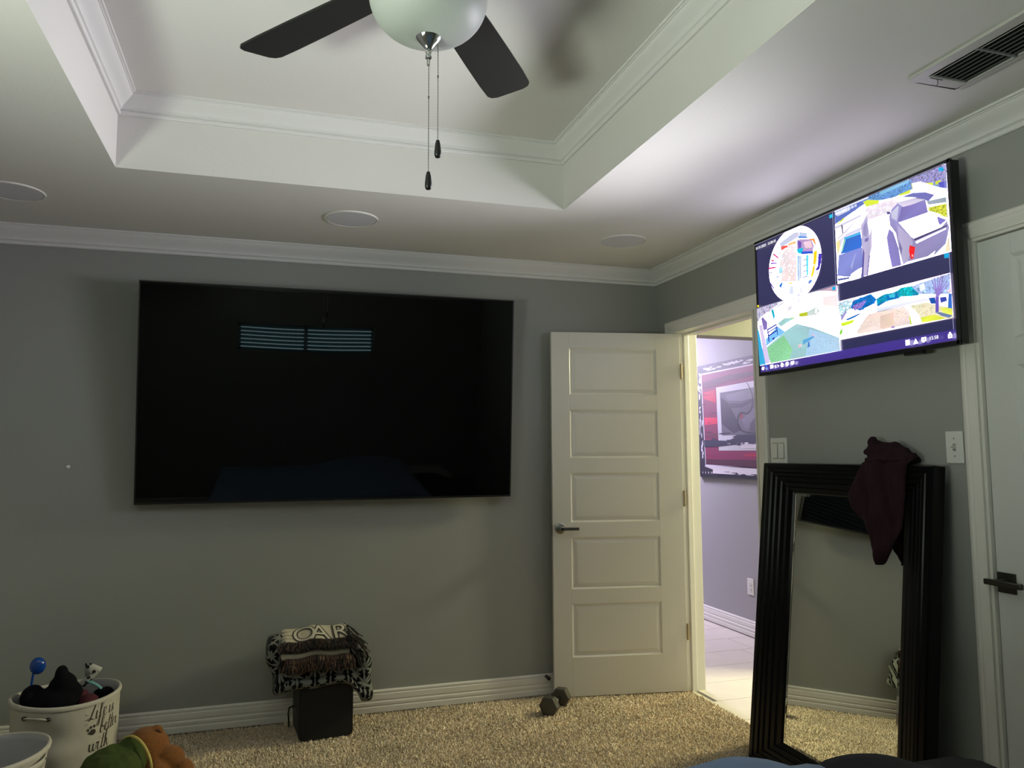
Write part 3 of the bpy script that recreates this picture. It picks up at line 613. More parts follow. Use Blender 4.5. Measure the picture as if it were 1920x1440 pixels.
# ---------------------------------------------------------------- leaning mirror
LT = math.radians(5.79)
mir = thing('leaning_mirror', 'tall black-framed mirror leaning against the right wall beside the doorway', 'mirror', (-.150, -1.118, .004), (0, LT, -.0251))
MW, MHh, MD = .968, 1.290, .055; SW, SR, TB = .195, .150, .128
M_frame = mat('black_lacquered_wood', (.003, .003, .0035), .28, spec=.16)
prof = [(0, 0), (0, .048), (.03, .055), (.14, .055), (.17, .050), (.20, .050), (.23, .053), (.30, .053), (.33, .047), (.36, .049), (.44, .047), (.47, .041),
        (.50, .043), (.60, .041), (.63, .035), (.66, .037), (.76, .034), (.80, .028), (.84, .031), (.96, .027), (1, .020), (1, 0)]
def mcorner(k, t, d):
    x = -d
    return [(x, -SW*t, MHh-TB*t), (x, -MW+SR*t, MHh-TB*t), (x, -MW+SR*t, TB*t), (x, -SW*t, TB*t)][k]
for k, nm in enumerate(['frame_rail', 'frame_stile', 'frame_rail', 'frame_stile']):
    n = len(prof); vs = [mcorner(k, t, d) for t, d in prof]+[mcorner((k+1) % 4, t, d) for t, d in prof]
    O(nm, MB().add(vs, [(i, (i+1) % n, n+(i+1) % n, n+i) for i in range(n)]+[tuple(range(n)), tuple(range(n, 2*n))]), M_frame, mir, world=False)
O('backing', MB().box(-.014, -.001, -MW+.03, -.03, .03, MHh-.03), M_black, mir, world=False)
gl = MB(); a0, a1, g0, g1 = -MW+SR-.002, -SW+.002, TB-.002, MHh-TB+.002
gl.box(-.020, -.015, a0, a1, g0, g1)
O('mirror_glass', gl, mat('silvered_glass', (.90, .92, .88), .0, 1.), mir, world=False)
bv = MB(); w_ = .012
for q in ([(a0, g0), (a1, g0), (a1-w_, g0+w_), (a0+w_, g0+w_)], [(a1, g0), (a1, g1), (a1-w_, g1-w_), (a1-w_, g0+w_)],
          [(a1, g1), (a0, g1), (a0+w_, g1-w_), (a1-w_, g1-w_)], [(a0, g1), (a0, g0), (a0+w_, g0+w_), (a0+w_, g1-w_)]):
    dd = [-.0203, -.0203, -.0212, -.0212]
    bv.add([(dd[i], y, z) for i, (y, z) in enumerate(q)], [(0, 1, 2, 3)])
O('bevelled_edge', bv, mat('silvered_bevel', (.88, .9, .86), .02, 1.), mir, world=False, fix=False)

# ---------------------------------------------------------------- maroon garment over the mirror's top
M_mar = mat('maroon_jersey', (.021, .0075, .0115), .95, spec=.2, noise=(30, .25), bump=(900, .25, .0008))
rows_ = [(1.335, -1.80, -1.99), (1.310, -1.778, -1.990), (1.255, -1.748, -1.986), (1.212, -1.722, -1.984), (1.173, -1.700, -1.982), (1.124, -1.728, -1.979), (1.09, -1.790, -1.975),
         (1.04, -1.820, -1.958), (.99, -1.838, -1.940), (.955, -1.862, -1.925), (.938, -1.880, -1.908)]
gar = thing('draped_shirt', 'dark maroon shirt draped over the top rail of the leaning mirror', 'clothing', (-.11, -1.86, 1.30))
def frontx(z): return -.226+.1014*z
def interp(rows, z):
    for i in range(len(rows)-1):
        if rows[i][0] >= z >= rows[i+1][0]:
            t = (rows[i][0]-z)/(rows[i][0]-rows[i+1][0]); t2 = t
            return [rows[i][k]*(1-t2)+rows[i+1][k]*t2 for k in (1, 2)]
    return list(rows[-1][1:])
NU, NV = 44, 56; vs = []
for j in range(NV+1):
    z = 1.318-(1.318-.938)*j/NV; ya, yb = interp(rows_, z)
    for i in range(NU+1):
        u = i/NU; y = ya+(yb-ya)*u
        yy = (y+1.70)*-1                                       # 0..0.29
        dep = .012+.020*math.sin(PI*min(1, max(0, u)))**.6
        skew = yy-.18*(1.318-z)
        fold = .013*math.sin(skew*52)+.007*math.sin(skew*118+z*16)+.009*math.sin(z*34-yy*30)*sstep(1.25, 1.05, z)
        fl = .014*sstep(.09, .0, abs(yy-.17-.2*(1.2-z)))*sstep(1.2, 1.0, z)
        x = frontx(z)-dep-fold*math.sin(PI*u)**.5-fl
        if z > 1.296: x += sstep(1.296, 1.318, z)*.030
        vs.append((x, y, z+.004*math.sin(yy*40)*(j == NV)))
fs = [(j*(NU+1)+i, j*(NU+1)+i+1, (j+1)*(NU+1)+i+1, (j+1)*(NU+1)+i) for j in range(NV) for i in range(NU)]
ga = O('hanging_cloth', MB().add(vs, fs), M_mar, gar, smooth='all', fix=False)
md = ga.modifiers.new('solid', 'SOLIDIFY'); md.thickness = .006; md.offset = 1
b = MB()
b.ell((-.060, -1.875, 1.322), (.046, .112, .034), (0, 0, 0)); b.ell((-.055, -1.80, 1.345), (.040, .045, .034), (.5, 0, 0)); b.ell((-.055, -1.925, 1.325), (.038, .065, .026), (.35, 0, 0))
b.ell((-.062, -1.785, 1.372), (.018, .018, .024), (.5, 0, 0)); b.ell((-.07, -1.764, 1.340), (.02, .022, .011), (.2, 0, 0)); b.ell((-.06, -1.86, 1.352), (.034, .05, .020), (-.2, 0, 0))
b.ell((-.095, -1.875, 1.308), (.030, .105, .016), (0, 0, 0)); b.ell((-.05, -1.895, 1.352), (.03, .045, .016), (.35, 0, 0))
bu = O('bunched_cloth', b, M_mar, gar, remesh=.0045, fix=False)
tx = bpy.data.textures.new('cloth_folds', 'CLOUDS'); tx.noise_scale = .035
dm = bu.modifiers.new('folds', 'DISPLACE'); dm.texture = tx; dm.strength = .030; dm.mid_level = .5

# ---------------------------------------------------------------- ceiling fan
FX, FY = -1.884, -2.372
fan = thing('ceiling_fan', 'ceiling fan with dark grey blades and frosted bowl light in the tray ceiling', 'ceiling fan', (FX, FY, HT))
M_blade = mat('dark_grey_blade', (.012, .0125, .011), .55, spec=.3, noise=(12, .15))
b = MB().lathe([(0, HT), (.085, HT), (.085, HT-.02), (.075, HT-.04), (.060, HT-.055), (.130, HT-.080), (.150, HT-.105), (.150, HT-.155), (.125, HT-.185), (.075, HT-.205), (.075, HT-.235), (.135, HT-.245), (.142, HT-.262), (.0, HT-.262)], FX, FY, 48)
O('motor_housing', b, M_nickel, fan, smooth=35)
pr = []
for k in range(0, 15):
    a = k/14*PI/2; pr.append((.146*math.cos(a)**.80 if k < 14 else .0, HT-.262-.108*math.sin(a)))
M_bowl = mat('frosted_white_glass', (.40, .425, .40), .48, spec=.35)
O('glass_bowl', MB().lathe([(.142, HT-.256), (.147, HT-.258)]+pr, FX, FY, 56), M_bowl, fan, smooth='all')
zf = HT-.366
b = MB().lathe([(0, zf+.004), (.030, zf+.004), (.0335, zf), (.032, zf-.004), (.024, zf-.013), (.014, zf-.024), (.008, zf-.034), (.0065, zf-.044), (.008, zf-.047), (.0075, zf-.053), (.004, zf-.056), (.0035, zf-.070), (0, zf-.071)], FX, FY, 36)
O('finial', b, M_chrome, fan, smooth=35)
for i, (cx, cy, zt, zb) in enumerate([(FX+.001, FY, zf-.066, 2.020), (FX+.026, FY+.010, zf-.005, 2.106)]):
    ch = MB(); z = zt
    ch.tube([(cx, cy, zt), (cx, cy, zb)], .0009, 6)
    while z > zb: ch.ell((cx, cy, z), (.0017, .0017, .0017), n=6); z -= .0075
    po = O('pull_chain', ch, M_nickel, fan)
    fb = MB().lathe([(0, zb+.002), (.004, zb), (.0065, zb-.010), (.0085, zb-.028), (.0085, zb-.036), (.006, zb-.043), (0, zb-.043)], cx, cy, 18)
    fo = O('fob', fb, M_black, None, smooth='all'); fo.parent = po
    lk = MB().ell((cx, cy, zt-.085), (.0028, .0028, .004), n=8); lo = O('chain_link', lk, M_nickel, None); lo.parent = po
    for q in (fo, lo):
        q.data.transform(Matrix.Translation(-fan.location))
ZB = HT-.190
for k in range(5):
    a = math.radians(55.4+72*k); R = Matrix.Rotation(a, 4, 'Z'); pitch = math.radians(-11)
    out = []
    prof_w = [(.185, .050), (.22, .062), (.30, .066), (.45, .071), (.58, .074), (.655, .073), (.672, .064), (.680, .045)]
    up = [(r, wd_) for r, wd_ in prof_w]; lo_ = [(r, -wd_) for r, wd_ in reversed(prof_w)]
    ol = up+lo_; n = len(ol); vs = []
    for zz in (.003, -.003):
        for r, y in ol:
            p = Vector((r, y*math.cos(pitch)-zz*math.sin(pitch), y*math.sin(pitch)+zz)); p = R @ p
            vs.append((FX+p.x, FY+p.y, ZB+p.z))
    O('blade', MB().add(vs, [tuple(range(n)), tuple(range(n, 2*n))[::-1]]+[(i, (i+1) % n, n+(i+1) % n, n+i) for i in range(n)]), M_blade, fan)
    vs = []
    ol = [(.10, .018), (.17, .016), (.21, .040), (.25, .034), (.25, -.034), (.21, -.040), (.17, -.016), (.10, -.018)]; n = len(ol)
    for zz in (.006, .011):
        for r, y in ol:
            p = R @ Vector((r, y*math.cos(pitch), y*math.sin(pitch)+zz)); vs.append((FX+p.x, FY+p.y, ZB+p.z))
    O('blade_arm', MB().add(vs, [tuple(range(n)), tuple(range(n, 2*n))[::-1]]+[(i, (i+1) % n, n+(i+1) % n, n+i) for i in range(n)]), M_nickel, fan)

# ---------------------------------------------------------------- round ceiling speakers
M_spk = mat('speaker_grille_white', (.56, .56, .60), .8, bump=(700, .3, .001))
M_rim = mat('speaker_rim_white', (.72, .70, .67), .5)
for x, y, lb in [(-1.892, -.578, 'round flush ceiling speaker above the big dark television'), (-.502, -.588, 'round flush ceiling speaker nearest the corner above the open door'),
                 (-3.28, -.566, 'round flush ceiling speaker at the far left of the ceiling')]:
    s = thing('ceiling_speaker', lb, 'speaker', (x, y, HL))
    O('grille', MB().lathe([(0, HL-.0045), (.112, HL-.0045), (.1155, HL-.002), (.1155, HL)], x, y, 56), M_spk, s, smooth=30)
    O('rim', MB().lathe([(.1165, HL), (.1165, HL-.005), (.1215, HL-.005), (.1235, HL-.002), (.1235, HL)], x, y, 56), M_rim, s, smooth=30)

# ---------------------------------------------------------------- ceiling air vent
vx0, vx1, vy1, vy0 = -.462, -.258, -2.425, -3.02
vent = thing('ceiling_vent', 'white louvred air vent in the ceiling near the right wall', 'vent', ((vx0+vx1)/2, (vy0+vy1)/2, HL))
M_vent = mat('vent_enamel', (.46, .45, .43), .5); M_vs = mat('vent_louvre_grey', (.15, .16, .15), .5); M_dk = mat('duct_dark', (.012, .012, .012), .9)
ix0, ix1 = vx0+.036, vx1-.022
zt = HL-.010; b = MB()
def fquad(b, a0, a1, b0, b1, z0, z1): b.box(a0, a1, b0, b1, z0, z1)
b.box(vx0, ix0, vy0, vy1, zt, HL); b.box(ix1, vx1, vy0, vy1, zt, HL); b.box(ix0, ix1, vy1-.040, vy1, zt, HL); b.box(ix0, ix1, vy0, vy0+.04, zt, HL)
O('frame', b, M_vent, vent, bevel=.003)
O('duct_opening', MB().box(ix0-.004, ix1+.004, vy0+.03, vy1-.036, HL-.0015, HL-.0005), M_dk, vent)
ym = -2.625
for yb_, ya_ in ((ym+.004, vy1-.042), (-2.82, ym-.004), (vy0+.042, -2.828)):
    nl = 7
    for k in range(nl):
        xc = ix0+.016+(ix1-ix0-.030)*k/(nl-1); s = MB(); c_, s_ = .0085*math.cos(.9), .0085*math.sin(.9)
        s.add([(xc-c_, ya_, zt+.006-s_), (xc+c_, ya_, zt+.006+s_*.3), (xc+c_, yb_, zt+.006+s_*.3), (xc-c_, yb_, zt+.006-s_),
               (xc-c_, ya_, zt+.0075-s_), (xc+c_, ya_, zt+.0075+s_*.3), (xc+c_, yb_, zt+.0075+s_*.3), (xc-c_, yb_, zt+.0075-s_)],
              [(0,3,2,1),(4,5,6,7),(0,1,5,4),(1,2,6,5),(2,3,7,6),(3,0,4,7)])
        O('louvre', s, M_vent if k == 0 else M_vs, vent)
for yy in (ym, -2.824): O('cross_bar', MB().box(ix0, ix1, yy-.004, yy+.004, zt-.001, zt+.004), M_vs, vent)
O('damper_lever', MB().tube([(ix0+.040, vy1-.034, zt), (ix0+.046, vy1-.030, zt-.008), (ix0+.044, vy1-.026, zt-.018)], .0014, 6), M_vs, vent)
O('lever_slot', MB().box(ix0+.014, ix0+.060, vy1-.036, vy1-.033, zt-.0006, zt+.001), M_dk, vent)

# ---------------------------------------------------------------- hallway painting
PX, PYc, PZc = 1.108, .9, 1.6
can = thing('abstract_painting', 'red and black abstract canvas with white brush strokes on the hallway wall', 'painting', (1.124, .7, 1.14))
O('stretcher', MB().box(1.109, 1.138, .22, 1.428, 1.145, 2.045), mat('canvas_edge_navy', (.012, .011, .025), .7), can)
rng = random.Random(11)
U0, U1, V0, V1 = -528, 680, -455, 445
pol = [[[34, 31, 58], [U0, V1, U1, V1, U1, V0, U0, V0]]]
def blob(u, v, ru, rv, col=(222, 216, 226), n=12):
    pts = []
    for k in range(n):
        a = 2*PI*k/n; r = rng.uniform(.45, 1.15); pts += [u+ru*r*math.cos(a), v+rv*r*math.sin(a)]
    pol.append([list(col), pts])
for k in range(26): blob(rng.uniform(-480, 660), rng.uniform(395, 428), rng.uniform(20, 55), rng.uniform(4, 10))
for k in range(16): blob(rng.uniform(-460, 660), rng.uniform(385, 436), rng.uniform(10, 30), rng.uniform(2, 5), (34, 31, 58))
for k in range(26): blob(rng.uniform(-470, -430), rng.uniform(-330, 400), rng.uniform(5, 16), rng.uniform(15, 42))
for k in range(12): blob(rng.uniform(-470, -430), rng.uniform(-330, 300), rng.uniform(5, 12), rng.uniform(4, 14), (34, 31, 58))
pol.append([[226, 220, 230], [-434, 378, 660, 384, 660, -372, -400, -364]])
pol.append([[146, 16, 88], [-422, 367, 650, 375, 650, -385, -392, -352]])
pol.append([[226, 220, 228], [-405, -362, 660, -388, 660, -432, -300, -425, -290, -395, -405, -372]])
for k in range(22): blob(rng.uniform(-240, 650), rng.uniform(-436, -405), rng.uniform(20, 60), rng.uniform(2, 7), (34, 31, 58))
for k in range(4): blob(-440+k*42, -420, 7, 10)
for c, p in PNT[:6]: pol.append([c, p])
for k in range(5): blob(rng.uniform(-410, -230), 200-k*75, rng.uniform(30, 80), rng.uniform(3, 7), (70, 14, 60))
pol.append([[222, 218, 228], [-213, 248, 620, 262, 612, -250, -198, -246]])
pol.append([[112, 107, 124], [-160, 203, 580, 212, 572, -140, -149, -130]])
for c, p in PNT[6:12]: pol.append([c, p])
rib = []
for k in range(len(CURV)):
    rib.append(Vector((CURV[k][0], CURV[k][1])))
def ribbon(pts, wd_, col):
    L_, R_ = [], []
    for i, p in enumerate(pts):
        d = (pts[min(i+1, len(pts)-1)]-pts[max(i-1, 0)]).normalized(); nn = Vector((-d.y, d.x)); ww = wd_*(.4+.6*math.sin(PI*(i+.7)/(len(pts)+.4)))
        L_.append(p+nn*ww); R_.append(p-nn*ww)
    for i in range(len(pts)-1):
        pol.append([col, [*L_[i], *L_[i+1], *R_[i+1], *R_[i]]])
def smoothc(pts, n=5):
    out = []
    for i in range(len(pts)-1):
        p0, p1, p2, p3 = pts[max(i-1, 0)], pts[i], pts[i+1], pts[min(i+2, len(pts)-1)]
        for k in range(n):
            t = k/n; out.append(.5*((2*p1)+(p2-p0)*t+(2*p0-5*p1+4*p2-p3)*t*t+(3*p1-p0-3*p2+p3)*t**3))
    return out+[pts[-1]]
ribbon(smoothc(rib), 7.5, [48, 42, 60])
for c, p in PNT[12:]: pol.append([c, p])
for k in range(10): blob(rng.uniform(-150, 560), rng.uniform(-212, -190), rng.uniform(20, 45), rng.uniform(4, 9))
for k in range(14): blob(rng.uniform(-380, 560), rng.uniform(-200, -150), rng.uniform(20, 60), rng.uniform(4, 14), (33, 28, 72))
pc = art('canvas', pol, (PX, PYc, PZc), (0, -1, 0), (0, 0, 1), (-1, 0, 0), art_material('painted_canvas', emit=False), can, step=2.5e-5, fcol=lambda c: tuple(v**1.12*.82 for v in c))
# ---------------------------------------------------------------- dumbbell
A_ = Vector((-.836, -.318, .050)); B_ = Vector((-.724, -.196, .050)); ax = (B_-A_).normalized()
db = thing('dumbbell', 'grey hex dumbbell with chrome grip on the carpet at the foot of the open door', 'dumbbell', ((A_.x+B_.x)/2, (A_.y+B_.y)/2, .008))
M_hex = mat('grey_painted_iron', (.050, .046, .038), .42, .15, bump=(200, .15, .001))
sd = Vector((-ax.y, ax.x, 0)); upv = Vector((0, 0, 1))
for cpt in (A_, B_):
    b = MB(); rings = [(-.027, .041), (-.022, .051), (.020, .051), (.025, .041)]; vs = []
    for o_, r in rings:
        for k in range(6):
            t = math.radians(0+60*k); vs.append(cpt+ax*o_+(sd*math.cos(t)+upv*math.sin(t))*r)
    b.add(vs, [(j*6+k, j*6+(k+1) % 6, (j+1)*6+(k+1) % 6, (j+1)*6+k) for j in range(3) for k in range(6)]+[tuple(range(6)), tuple(range(18, 24))])
    O('hex_head', b, M_hex, db, bevel=.002)
b = MB(); pts = [A_+ax*(.022+(B_-A_).length*0+.0)+(B_-A_-ax*.044)*t for t in (0, .15, .5, .85, 1)]
b.tube(pts, [.0125, .014, .017, .014, .0125], 16)
O('grip', b, M_chrome, db, smooth='all')

# ---------------------------------------------------------------- black box (subwoofer) with folded blankets
SXc, SYc = -1.960, -.147
sub = thing('black_box', 'matte black cube-shaped box on the carpet under the folded blankets', 'box', (SXc-.003, SYc-.034, .000), (0, 0, .09))
M_sub = mat('matte_black_laminate', (.0035, .0035, .004), .5)
def rrect(wd_, dp, r, n=6):
    pts = []
    for cx, cy, a0 in ((wd_/2-r, dp/2-r, 0), (-wd_/2+r, dp/2-r, 90), (-wd_/2+r, -dp/2+r, 180), (wd_/2-r, -dp/2+r, 270)):
        for k in range(n+1):
            a = math.radians(a0+90*k/n); pts.append((cx+r*math.cos(a), cy+r*math.sin(a)))
    return pts
b = MB(); po = [(x, z+.130) for x, z in rrect(.252, .246, .022)]
b.prism(po, 1, -.118, .108); O('cabinet', b, M_sub, sub, world=False, smooth=30)
O('front_cover', MB().prism([(x, z+.130) for x, z in rrect(.244, .238, .019)], 1, -.126, -.118), mat('black_cloth_grille', (.0025, .0025, .003), .7), sub, world=False, smooth=30)
for sx_ in (-1, 1):
    for sy_ in (-1, 1):
        O('foot', MB().lathe([(0, .001), (.012, .001), (.012, .008), (0, .008)], sx_*.09, sy_*.08, 12), M_black, sub, world=False)
cb = MB().tube([(-.128, .06, .12), (-.150, .05, .118), (-.158, .02, .10), (-.150, .05, .04), (-.145, .10, .01)], .004, 8)
O('cable', cb, M_black, sub, world=False, smooth='all')

def rbox(x0, x1, y0, y1, z0, z1, r, fn, n=(26, 14, 8)):
    """soft slab: box grid whose edges are rounded, then bent by fn"""
    cx, cy, cz = (x0+x1)/2, (y0+y1)/2, (z0+z1)/2; hx, hy, hz = (x1-x0)/2, (y1-y0)/2, (z1-z0)/2
    bm = bmesh.new(); idx = {}; b = MB()
    def vert(i, j, k):
        key = (i, j, k)
        if key not in idx:
            p = Vector(((2*i/n[0]-1)*hx, (2*j/n[1]-1)*hy, (2*k/n[2]-1)*hz))
            q = Vector((max(-hx+r, min(hx-r, p.x)), max(-hy+r, min(hy-r, p.y)), max(-hz+min(r, hz*.95), min(hz-min(r, hz*.95), p.z))))
            d = p-q
            if d.length > 1e-7:
                rr = Vector((r, r, min(r, hz*.95))); L_ = max(abs(d.x)/rr.x, abs(d.y)/rr.y, abs(d.z)/rr.z); e = Vector((d.x/rr.x, d.y/rr.y, d.z/rr.z))
                e = e.normalized()*L_; d = Vector((e.x*rr.x, e.y*rr.y, e.z*rr.z))
            p = q+d; idx[key] = len(b.v); w_ = Vector((cx, cy, cz))+p
            b.v.append(tuple(fn(w_)))
        return idx[key]
    for i in range(n[0]):
        for j in range(n[1]):
            for k, fl in ((0, 1), (n[2], 0)):
                f = [vert(i, j, k), vert(i+1, j, k), vert(i+1, j+1, k), vert(i, j+1, k)]; b.f.append(tuple(f)); b.mi.append(0)
    for i in range(n[0]):
        for k in range(n[2]):
            for j in (0, n[1]):
                b.f.append((vert(i, j, k), vert(i+1, j, k), vert(i+1, j, k+1), vert(i, j, k+1))); b.mi.append(0)
    for j in range(n[1]):
        for k in range(n[2]):
            for i in (0, n[0]):
                b.f.append((vert(i, j, k), vert(i, j+1, k), vert(i, j+1, k+1), vert(i, j, k+1))); b.mi.append(0)
    bm.free(); return b
# patterned blanket
M_pat = mat('leaf_pattern_fleece', (.2, .2, .2), .9, bump=(400, .3, .001), spec=.1); t = M_pat.node_tree
tc = t.nodes.new('ShaderNodeTexCoord'); sp = t.nodes.new('ShaderNodeSeparateXYZ'); t.links.new(tc.outputs['Object'], sp.inputs[0])
CELL = .078
nz_ = t.nodes.new('ShaderNodeTexNoise'); nz_.inputs['Scale'].default_value = 9; t.links.new(tc.outputs['Object'], nz_.inputs[0])
U = mnode(t, 'ADD', mnode(t, 'DIVIDE', sp.outputs[0], CELL), mnode(t, 'MULTIPLY', nz_.outputs[0], .35))
V = mnode(t, 'ADD', mnode(t, 'DIVIDE', mnode(t, 'SUBTRACT', sp.outputs[2], sp.outputs[1]), CELL), mnode(t, 'MULTIPLY', nz_.outputs[0], .3))
def star(U, V, off, rr):
    u = mnode(t, 'SUBTRACT', mnode(t, 'FRACT', mnode(t, 'ADD', U, off)), .5); v = mnode(t, 'SUBTRACT', mnode(t, 'FRACT', mnode(t, 'ADD', V, off)), .5)
    r = mnode(t, 'SQRT', mnode(t, 'ADD', mnode(t, 'MULTIPLY', u, u), mnode(t, 'MULTIPLY', v, v)))
    th = mnode(t, 'ARCTAN2', v, u); f8 = mnode(t, 'SUBTRACT', mnode(t, 'FRACT', mnode(t, 'ADD', mnode(t, 'DIVIDE', th, PI/4), .5)), .5)
    # leaf shape: narrow near the centre, wide half way
    lat = mnode(t, 'MULTIPLY', r, mnode(t, 'ABSOLUTE', mnode(t, 'SINE', mnode(t, 'MULTIPLY', f8, PI/4))))
    lim = mnode(t, 'ADD', mnode(t, 'MULTIPLY', mnode(t, 'SINE', mnode(t, 'MULTIPLY', mnode(t, 'MINIMUM', r, rr), PI/rr)), .064), .006)
    return mnode(t, 'MULTIPLY', mnode(t, 'LESS_THAN', lat, lim), mnode(t, 'LESS_THAN', r, rr))
S1 = star(U, V, 0.0, .56); S2 = star(U, V, .5, .30)
mxx = t.nodes.new('ShaderNodeMix'); mxx.data_type = 'RGBA'
mxx.inputs[6].default_value = (.006, .006, .007, 1); mxx.inputs[7].default_value = (.175, .182, .165, 1)
t.links.new(mnode(t, 'MAXIMUM', S1, S2), mxx.inputs[0]); t.links.new(mxx.outputs[2], t.nodes['Principled BSDF'].inputs['Base Color'])
pb = thing('folded_blanket', 'black and grey leaf-patterned fleece blanket folded directly on the black box', 'blanket', (SXc, SYc, .256))
def f1(p):
    x, y, z = p
    dr = sstep(-1.86, -1.77, x)*.075*sstep(-.10, -.34, y)+sstep(-2.08, -2.20, x)*.022
    return (x+.004*math.sin(z*60), y-.012*math.sin(x*14)-.006*math.sin(z*70), z-dr+.005*math.sin(x*30+y*12))
O('fold', rbox(-2.195, -1.748, -.345, -.030, .250, .300, .024, f1), M_pat, pb, smooth='all')
O('fold', rbox(-2.190, -1.760, -.338, -.030, .296, .346, .024, lambda p: f1((p[0], p[1]+.004, p[2]))), M_pat, pb, smooth='all')
O('fold', rbox(-2.240, -2.150, -.30, -.045, .285, .462, .035, lambda p: (p[0]+(.462-p[2])*.22+.008*math.sin(p[2]*45), p[1], p[2]+.008*math.sin(p[1]*30))), M_pat, pb, smooth='all')
O('fold', rbox(-1.815, -1.742, -.33, -.05, .215, .400, .030, lambda p: (p[0]-(p[2]-.30)*.10+.006*math.sin(p[2]*60), p[1], p[2]-.055*sstep(-.10, -.33, p[1])*sstep(.33, .22, p[2]))), M_pat, pb, smooth='all')
# cream throw with fringe and lettering
M_cream = mat('cream_woven_throw', (.46, .41, .31), .9, noise=(40, .12), bump=(350, .5, .002))
M_dkbr = mat('dark_brown_yarn', (.030, .018, .014), .95, noise=(120, .5))
tb = thing('folded_throw', 'cream lettered throw blanket with dark brown fringe folded on top of the patterned blanket', 'blanket', (SXc, SYc, .35))
def f2(p):
    x, y, z = p
    return (x, y-.008*math.sin(x*11+1), z+.010*math.sin((x+2.15)*9)+.018*sstep(-.34, -.06, y)+.004*math.sin(x*43))
O('fold', rbox(-2.170, -1.835, -.335, -.045, .350, .388, .02, f2), M_dkbr, tb, smooth='all')
O('fold', rbox(-2.165, -1.845, -.345, -.045, .384, .418, .016, f2), M_cream, tb, smooth='all')
O('fold', rbox(-2.165, -1.825, -.318, -.045, .418, .454, .018, f2), M_cream, tb, smooth='all')
def fringe(name, cols, n, src, dst, parent, wd_=.0022, seed=1, label=None):
    rg = random.Random(seed); b = MB()
    for k in range(n):
        p0 = Vector(src(rg)); p3 = Vector(dst(p0, rg)); p1 = p0.lerp(p3, .35)+Vector((rg.gauss(0, .004), rg.uniform(-.012, -.002), rg.gauss(0, .003))); p2 = p0.lerp(p3, .7)+Vector((rg.gauss(0, .005), rg.uniform(-.010, 0), 0))
        b.tube([p0, p1, p2, p3], [wd_, wd_*1.1, wd_, wd_*.6], 4, mi=rg.choice(range(len(cols))), cap=False)
    o = O(name, b, cols, parent, fix=False); o['kind'] = 'stuff'
    return o
M_f2 = mat('brown_yarn', (.060, .030, .020), .95); M_f3 = mat('tan_yarn', (.16, .10, .06), .95); M_f4 = mat('black_yarn', (.008, .008, .008), .95); M_f5 = mat('grey_yarn', (.17, .17, .16), .95)
zt_ = lambda x: .010*math.sin((x+2.15)*9)+.004*math.sin(x*43)
fringe('fringe', [M_dkbr, M_dkbr, M_f2, M_f4], 460, lambda g: (lambda x: (x, -.300-g.random()*.022, .458+zt_(x)))(g.uniform(-2.165, -1.83)),
       lambda p, g: (p.x+g.uniform(-.02, .02), -.352-g.uniform(0, .008), .426+zt_(p.x)+g.uniform(-.006, .008)), tb, .0030, 2)
fringe('fringe', [M_dkbr, M_f2, M_f2, M_f3, M_f4], 520, lambda g: (lambda x: (x, -.350-g.random()*.004, .394+zt_(x)))(g.uniform(-2.145, -1.84)),
       lambda p, g: (p.x+g.uniform(-.012, .018), -.366-g.uniform(0, .010), .336+zt_(p.x)+g.uniform(-.010, .012)), tb, .0026, 3)
fringe('fringe', [M_f4, M_f4, M_f5, M_dkbr], 420, lambda g: (-1.850+g.uniform(-.01, .012), g.uniform(-.34, -.06), g.uniform(.41, .485)),
       lambda p, g: (p.x+g.uniform(.035, .085), p.y-g.uniform(0, .03), p.z-g.uniform(.05, .11)), tb, .0028, 4)
fringe('fringe', [M_f4, M_f5, M_dkbr], 160, lambda g: (-2.150+g.uniform(-.008, .01), g.uniform(-.33, -.06), g.uniform(.40, .47)),
       lambda p, g: (p.x-g.uniform(.0, .022), p.y-g.uniform(0, .02), p.z-g.uniform(.04, .09)), tb, .0028, 5)
# lettering on the top face: dark outline below, pale letters above
def on_top(x, y): 
    q = f2((x, y, 0)); return .4555+q[2]
def letter_mesh(s, x, y, size, sx_, m, lift, grow=0):
    cu = bpy.data.curves.new('tmp', 'FONT'); cu.body = s; cu.size = size; cu.offset = grow; cu.resolution_u = 4
    ob = bpy.data.objects.new('tmp', cu); C.objects.link(ob); dg = bpy.context.evaluated_depsgraph_get()
    me = bpy.data.meshes.new_from_object(ob.evaluated_get(dg)); b = MB()
    bm = bmesh.new(); bm.from_mesh(me); bmesh.ops.triangulate(bm, faces=bm.faces); bmesh.ops.subdivide_edges(bm, edges=[e for e in bm.edges if e.calc_length() > .02], cuts=2, use_grid_fill=False)
    bmesh.ops.triangulate(bm, faces=bm.faces)
    bm.verts.ensure_lookup_table()
    vs = [(x+v.co.x*sx_, min(-.05, y+v.co.y)) for v in bm.verts]; b.add([(p[0], p[1], on_top(*p)+lift) for p in vs], [tuple(v.index for v in f.verts) for f in bm.faces])
    bm.free(); bpy.data.objects.remove(ob); bpy.data.meshes.remove(me); bpy.data.curves.remove(cu)
    return O('lettering', b, m, tb, fix=False)
M_ink = mat('lettering_dark_thread', (.020, .016, .014), .9); M_ltr = mat('lettering_pale_thread', (.50, .46, .37), .9)
for ch, xx in (('O', -2.112), ('A', -2.030), ('R', -1.925)):
    letter_mesh(ch, xx, -.292, .31, .46, M_ink, .0006, .012)
    letter_mesh(ch, xx, -.292, .31, .46, M_ltr, .0014, -.001)
